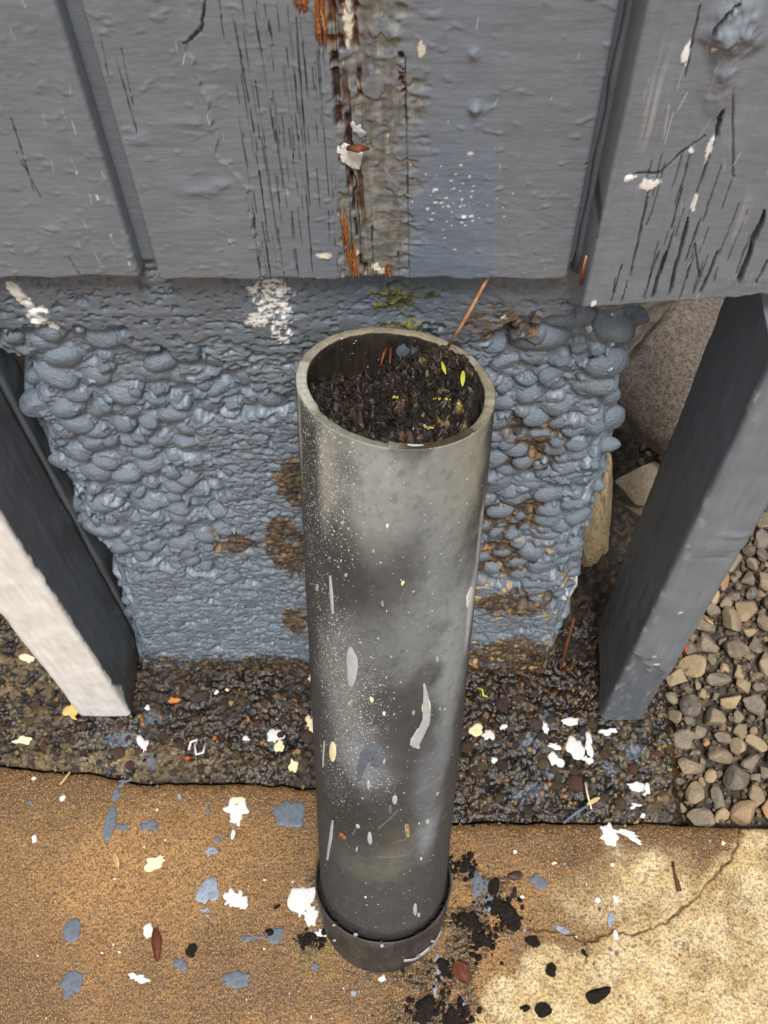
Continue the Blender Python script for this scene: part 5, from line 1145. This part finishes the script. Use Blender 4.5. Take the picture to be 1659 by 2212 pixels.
# ------------------------------------------------------------------ paint splashes on the slab (flat, stuck to it: parts of the slab)
def slab_z(): return 0.0004
def splash(px, py, rx, ry, mat, seed, amt=0.2, spk=0.0, ang=0.0, parent=None, th_=0.0009, name='paint_splash'):
    x, y = gnd(px, py); k = 0.000442
    me = flake(ragged(rx * k, ry * k * 1.02, 64 if rx > 8 else 20, amt, spk, seed, ang), th_, mat, name)
    return link(name, me, parent or slab, (x, y, slab_z()))
for a in ((508, 1748, 24, 24, M_white, 1, 0.18, 0.25), (510, 1772, 14, 18, M_white, 92, 0.25, 0.3), (504, 1800, 5, 12, M_white, 2, 0.2, 0), (512, 1735, 12, 11, M_cream, 91, 0.2, 0.2), (345, 1858, 20, 9, M_cream, 3, 0.25, 0.1, 0.6), (330, 1866, 14, 10, M_cream, 4, 0.2, 0), (500, 1946, 15, 18, M_white, 5, 0.25, 0.3), (520, 1944, 12, 14, M_white, 6, 0.3, 0.4),
          (660, 1940, 24, 26, M_white, 7, 0.2, 0.3), (672, 1975, 20, 22, M_white, 71, 0.25, 0.3), (652, 1965, 14, 12, M_white, 72, 0.3, 0.3), (295, 2112, 20, 13, M_white, 8, 0.25, 0.5), (322, 2014, 9, 12, M_white, 9, 0.2, 0.1), (75, 1812, 5, 8, M_white, 10, 0.2, 0), (136, 1724, 7, 7, M_white, 11, 0.1, 0), (74, 1682, 6, 4, M_white, 12, 0.1, 0),
          (692, 2018, 10, 7, M_white, 13, 0.3, 0.3), (1315, 1800, 15, 16, M_white, 14, 0.25, 0.4), (1345, 1800, 26, 5, M_white, 15, 0.3, 0.2, -0.25), (1372, 1815, 18, 6, M_white, 16, 0.2, 0.1, -0.4), (1330, 1940, 7, 7, M_white, 17, 0.3, 0.2), (1290, 1945, 6, 5, M_white, 18, 0.2, 0, -0.7), (1330, 2022, 5, 9, M_white, 19, 0.2, 0),
          (1198, 1864, 6, 4, M_cream, 20, 0.2, 0), (1112, 1840, 4, 4, M_white, 21, 0.1, 0), (1128, 1938, 5, 4, M_white, 22, 0.1, 0), (1322, 1868, 5, 4, M_cream, 23, 0.1, 0), (825, 2115, 8, 6, M_white, 24, 0.2, 0.3), (1563, 1822, 5, 6, M_cream, 25, 0.2, 0),
          (238, 1765, 11, 44, M_greyp, 31, 0.2, 0.1, -0.1), (250, 1722, 9, 12, M_greyp, 32, 0.2, 0.1), (268, 1790, 16, 7, M_greyp, 35, 0.3, 0.1), (328, 1783, 17, 13, M_greyp, 33, 0.2, 0.2), (625, 1766, 28, 30, M_greyp, 34, 0.15, 0.25), (451, 1926, 24, 26, M_lgrey, 36, 0.15, 0.2), (440, 1968, 10, 6, M_lgrey, 37, 0.3, 0.2), (472, 1814, 9, 7, M_greyp, 38, 0.2, 0),
          (453, 1836, 12, 8, M_lgrey, 39, 0.25, 0.3), (155, 2008, 19, 22, M_greyp, 40, 0.1, 0.1), (155, 2118, 19, 20, M_greyp, 41, 0.15, 0.1), (148, 2148, 8, 12, M_greyp, 42, 0.2, 0), (590, 2020, 22, 16, M_greyp, 43, 0.15, 0.1, 0.5), (540, 2027, 26, 5, M_greyp, 44, 0.3, 0.2, 0.1), (510, 2117, 26, 12, M_greyp, 45, 0.2, 0.3), (392, 2080, 14, 11, M_greyp, 46, 0.25, 0.3),
          (1040, 1925, 15, 28, M_greyp, 47, 0.25, 0.2, 0.2), (1035, 1950, 12, 14, M_greyp, 48, 0.3, 0.2), (948, 2095, 9, 26, M_lgrey, 49, 0.2, 0.1, -0.1), (940, 2130, 4, 20, M_lgrey, 50, 0.1, 0), (1160, 1902, 14, 14, M_greyp, 51, 0.2, 0.2), (1210, 2006, 13, 7, M_lgrey, 52, 0.2, 0.1, -0.4), (1320, 1988, 6, 14, M_lgrey, 53, 0.3, 0.1), (268, 1690, 16, 8, M_greyp, 54, 0.3, 0.2, 0.3), (680, 2090, 7, 8, M_greyp, 55, 0.2, 0), (765, 2146, 6, 6, M_lgrey, 56, 0.1, 0), (65, 1734, 6, 5, M_greyp, 57, 0.1, 0), (450, 1752, 6, 6, M_greyp, 58, 0.1, 0), (388, 1722, 4, 8, M_lgrey, 59, 0.1, 0), (1000, 2170, 8, 14, M_lgrey, 60, 0.3, 0)):
    px, py, rx, ry, mt, sd, am, sp = a[:8]; splash(px, py, rx, ry, mt, sd, am, sp, a[8] if len(a) > 8 else 0.0, th_=0.0011 if mt in (M_white, M_cream) else 0.0006)
rf = np.random.default_rng(88)
for k in range(70):
    px, py = rf.uniform(0, 1650), rf.uniform(1800 if k % 2 else 1720, 2205)
    if py < 1790 and px > 680: continue
    splash(px, py, rf.uniform(1.2, 3.4), rf.uniform(1.2, 3.2), [M_white, M_greyp, M_cream, M_greyp, M_lgrey][k % 5], 300 + k, 0.2, 0, 0, None, 0.0005, 'paint_fleck')

# ------------------------------------------------------------------ loose bits lying on the slab and strip
clod_me = [stone_mesh('clod', 1000 + k, M_clod, 0, 1.5, 4, 1, 0.8, 0.42, 0.05) for k in range(5)]
def clod(px, py, r, label, k, sy=0.8, rot=None, mat_me=None, z=0.0, cat='soil clod', name='soil_clod', sz=0.6):
    x, y = gnd(px, py); k_ = 0.000442
    o = link(name, (mat_me or clod_me)[k % len(mat_me or clod_me)], None, (x, y, z + r * k_ * 0.18), (0.1, 0.1, rot if rot is not None else k * 1.3), (r * k_, r * k_ * sy, r * k_ * sz)); return tag(o, label, cat)
def mud(r):
    c = [(1010, 1995, 26), (1040, 2030, 30), (1000, 1872, 22), (1070, 1945, 26), (960, 2100, 34), (915, 2185, 34), (1100, 1990, 18), (675, 2030, 16), (985, 2190, 26)][r.integers(9)]
    x, y = gnd(c[0] + r.normal(0, c[2]), c[1] + r.normal(0, c[2] * 0.55)); s = 0.0006 + 0.0026 * r.random() ** 3; return x, y, s * 0.4, s
tag(scatter_join('mud_crumbs', 900, mud, M_clod, None, 61, 2), 'scatter of black mud crumbs round the foot of the collar', 'mud', None, 'stuff')
clod(1290, 2150, 32, 'large dark soil clod low on the dry pale slab', 0, 0.62, 0.5)
clod(1172, 2185, 20, 'upright dark clod left of the largest clod on the slab', 1, 1.25, 0.3)
clod(1134, 2180, 13, 'small dark clod just left of the upright clod', 2, 0.6, 0.4)
clod(1192, 2098, 14, 'black square clod below the slab crack', 3, 1.1, 0.4)
clod(1148, 2035, 17, 'ragged dark clod pair just below the crack near the collar', 4, 0.8, 0.2)
clod(1262, 2058, 10, 'small dark crumb hanging below the middle of the crack', 0, 0.7, -0.8)
clod(1068, 1918, 22, 'round dark clod beside the grey blue splash right of collar', 1, 0.95)
clod(1100, 1985, 24, 'long brown black clod trailing down to the crack', 2, 1.7, 0.5)
clod(1068, 1960, 18, 'black clod between the round clod and the long clod', 3, 0.9)
clod(1010, 1990, 24, 'black earth heap touching the right side of the collar', 4, 0.8, 0.2)
clod(1038, 2030, 26, 'spreading dark earth heap lower right of the collar', 0, 0.7, -0.2)
clod(1005, 1872, 20, 'flat black earth patch beside the collar top right', 1, 0.6)
clod(960, 2085, 22, 'dark earth clod under the collar at its lower right', 2, 0.7)
clod(915, 2180, 30, 'dark earth heap at the bottom edge below the collar', 3, 0.8)
clod(975, 2200, 22, 'dark earth clod at the bottom edge right of the heap', 4, 0.9)
clod(415, 2056, 14, 'flat square dark flake on the brown slab left of pipe', 3, 1.1, 0.2, None, 0, 'flake', 'dark_flake', 0.25)
clod(598, 1960, 10, 'small dark crumb left of the white splash by the collar', 1, 0.6, 0.6)
clod(668, 2025, 14, 'dark crumb heap at the left foot of the collar', 2, 0.9)
clod(1112, 1891, 17, 'purple brown wet pebble on the slab right of collar', 0, 0.8, 0.3, [stone_mesh('pebble', 1101, mat_plain('maroon_pebble', lin(92, 72, 64), lin(60, 50, 48), 3, 0.4, 10, 0.001), 4, 0.2, 3)], 0.002, 'pebble', 'loose_pebble', 0.9)
clod(582, 2016, 11, 'dark crumb on the curved grey splash', 2, 0.8, 0.3, None, 0.001)
def on_g(px, py, z=0.0): x, y = gnd(px, py, z); return np.array([x, y, z])
def stem(name, pts, rad, mat, label, cat, zs=None, group=None):
    P_ = [on_g(*p, z) for p, z in zip(pts, zs or [0.0015] * len(pts))]; a = P_[0]
    return tag(link(name, tube([p - a for p in P_], rad, mat, name, None, 7, 5, 0.2), None, tuple(a)), label, cat, group)
stem('seed_stalk', [(1454, 1862), (1457, 1885), (1463, 1905), (1468, 1925)], [0.0012, 0.0010, 0.0022, 0.0026], M_brown, 'brown seed stalk lying on the pale patch of slab', 'stalk', [0.003, 0.003, 0.003, 0.003])
leaf('dead_leaf', on_g(334, 2005, 0.002), on_g(340, 2078, 0.003), 0.0040, M_brown, 'brown curled dead leaf on slab below the small white splash', 'leaf', 0.6, 5)
leaf('dead_leaf', on_g(985, 2080, 0.002), on_g(1012, 2125, 0.004), 0.0075, M_brown, 'reddish brown dead leaf on mud right of the collar', 'leaf', 0.5, 6)
leaf('wood_sliver', on_g(247, 1842, 0.001), on_g(256, 1876, 0.002), 0.0026, M_straw, 'pale wood sliver on the slab left of the cream splash', 'sliver', 0.2, 7)
stem('straw', [(1264, 1690), (1270, 1720), (1278, 1748)], [0.0009, 0.0010, 0.0008], M_cream, 'thin pale straw upright across the wet strip edge', 'straw', [0.006, 0.006, 0.006])
leaf('yellow_leaf', on_g(1268, 1738, 0.006), on_g(1296, 1723, 0.007), 0.0022, M_straw, 'small tan leaf crossing the pale straw', 'leaf', 0.2, 8)
stem('grey_stalk', [(1217, 1778), (1245, 1755), (1278, 1735)], [0.0012, 0.0016, 0.0012], M_greyp, 'grey painted stalk lying on the joint below the straw', 'stalk', [0.004, 0.004, 0.004])
stem('straw', [(130, 1695), (142, 1680), (152, 1667)], [0.0010, 0.0014, 0.0010], M_straw, 'short pale straw across the joint at left', 'straw', [0.003, 0.003, 0.003])
stem('twig', [(1036, 1550), (1070, 1585), (1120, 1625)], [0.0006, 0.0007, 0.0005], M_brown, 'thin dark twig on the wet strip right of the pipe', 'twig', [0.006, 0.007, 0.006])
stem('twig', [(1212, 1445), (1225, 1390), (1240, 1335)], [0.0012, 0.0018, 0.0012], M_brown, 'brown twig leaning on the lower right foundation edge', 'twig', [0.01, 0.03, 0.06])
stem('curled_sprout', [(1030, 1486), (1042, 1490), (1044, 1502), (1054, 1506)], [0.0009, 0.0012, 0.0012, 0.0009], M_sprout, 'curled yellow green sprout on the wet strip beside the pipe', 'sprout', [0.006, 0.009, 0.008, 0.006])
stem('curled_peel', [(408, 1620), (412, 1603), (425, 1598), (424, 1608)], [0.0012, 0.0014, 0.0014, 0.001], M_white, 'curled white paint peel on the strip left of pipe, left half', 'paint peel', [0.006, 0.010, 0.010, 0.006])
stem('curled_peel', [(420, 1606), (424, 1630), (438, 1626), (444, 1604)], [0.001, 0.0014, 0.0014, 0.001], M_white, 'curled white paint peel on the strip left of pipe, hooked right half', 'paint peel', [0.006, 0.008, 0.010, 0.006])
stem('bud_scale', [(396, 1637), (405, 1638), (414, 1636)], [0.001, 0.0026, 0.001], M_red, 'orange bud scale below the curled white peel', 'bud', [0.004, 0.006, 0.004])
stem('bud_scale', [(1480, 1409), (1483, 1400), (1476, 1390)], [0.0010, 0.0026, 0.0012], M_red, 'red bud lying among the gravel beside the post', 'bud', [0.004, 0.006, 0.006])
stem('wood_sliver', [(1522, 1335), (1532, 1342), (1541, 1348)], [0.0010, 0.0014, 0.0010], M_straw, 'pale splinter on the gravel right of the post', 'sliver', [0.004, 0.005, 0.004])

# loose white and cream paint chips on the wet strip (each its own thing)
def chip(px, py, rx, ry, mat, label, seed, tilt=0.25, ang=0.0):
    x, y = gnd(px, py, 0.003); k = 0.00040; r = np.random.default_rng(seed)
    me = flake(ragged(rx * k, ry * k, 40, 0.26, 0.12, seed, ang), 0.0018, mat, 'paint_chip')
    z = (strip_z(x, y) if x < 0.27 else 0.0) + 0.0022
    return tag(link('paint_chip', me, None, (x, y, z), (r.normal(0, tilt) * 0.5, r.normal(0, tilt) * 0.5, 0)), label, 'paint chip')
for k, a in enumerate(((1027, 1572, 18, 14, M_cream, 'broad cream paint chip on the wet strip, nearest right of pipe'), (1055, 1585, 12, 12, M_white, 'ragged white paint chip touching the broad cream chip'), (1089, 1567, 7, 6, M_white, 'tiny white paint chip between two larger groups on strip'), (1066, 1637, 10, 8, M_white, 'white chip low on the strip beside the pipe'),
                       (1178, 1575, 8, 20, M_white, 'narrow white chip at the left of the chip cluster'), (1232, 1558, 18, 8, M_white, 'wide white chip at the top of the chip cluster'), (1200, 1608, 15, 8, M_white, 'slanting white chip inside the chip cluster'), (1240, 1612, 16, 22, M_white, 'thick white chip in the middle of the chip cluster'), (1272, 1605, 10, 26, M_white, 'tall white chip at the right of the chip cluster'),
                       (1203, 1640, 14, 18, M_white, 'lowest white chip of the cluster, rounded'), (1317, 1575, 18, 9, M_white, 'white chip just below the right post foot'), (1268, 1638, 10, 9, M_white, 'small white chip below the tall chip'), (1368, 1697, 16, 14, M_white, 'triangular white chip near the gravel edge'), (1400, 1707, 10, 16, M_white, 'folded white chip right of the triangular chip'),
                       (1374, 1738, 14, 8, M_white, 'white leaf shaped chip near the strip joint'), (47, 1597, 22, 10, M_cream, 'cream chip at the far left of the strip'), (62, 1418, 18, 11, M_cream, 'yellowish chip beside the white post, upper left'), (154, 1535, 17, 22, mat_plain('amber_chip', lin(222, 184, 116), lin(196, 152, 84), 60, 0.6), 'amber chip tucked behind the white post foot'), (317, 1526, 9, 6, M_white, 'small white chip right of the white post foot'),
                       (308, 1608, 14, 26, M_white, 'tall pale chip left of the curled peel'), (532, 1594, 9, 7, M_white, 'small white chip on the strip left of the lacy chip'), (590, 1590, 16, 15, M_white, 'lacy white chip on strip, left of pipe'), (603, 1606, 9, 13, M_cream, 'cream chip under the lacy white chip'), (632, 1653, 16, 18, M_cream, 'yellow cream chip with a hole near the joint'),
                       (672, 1560, 12, 22, M_cream, 'cream chip half hidden behind the pipe left side'), (671, 1462, 8, 14, M_white, 'white chip against the pipe left side, upper'), (370, 1508, 14, 8, mat_plain('orange_chip', lin(206, 130, 56), lin(170, 96, 40), 60, 0.6), 'orange chip on the strip near the white post'), (490, 1488, 6, 5, M_cream, 'tiny yellow chip below the foundation, left of pipe'), (465, 1492, 5, 5, M_white, 'tiny white chip beside the maroon pebble'), (1390, 1400 * 0 + 757 * 0 + 1760, 5, 5, M_white, 'tiny white chip on the joint near the gravel'))):
    px, py, rx, ry, mt, lb = a; chip(px, py, rx, ry, mt, lb, 40 + k)
x, y = gnd(430, 1500, 0.005)
tag(link('loose_pebble', wp_me[2], None, (x, y, strip_z(x, y) + 0.003), (0.3, 0.2, 0.5), (0.011, 0.008, 0.008)), 'maroon pebble on the strip below the foundation, left of pipe', 'pebble')
# white splash on the boulder behind
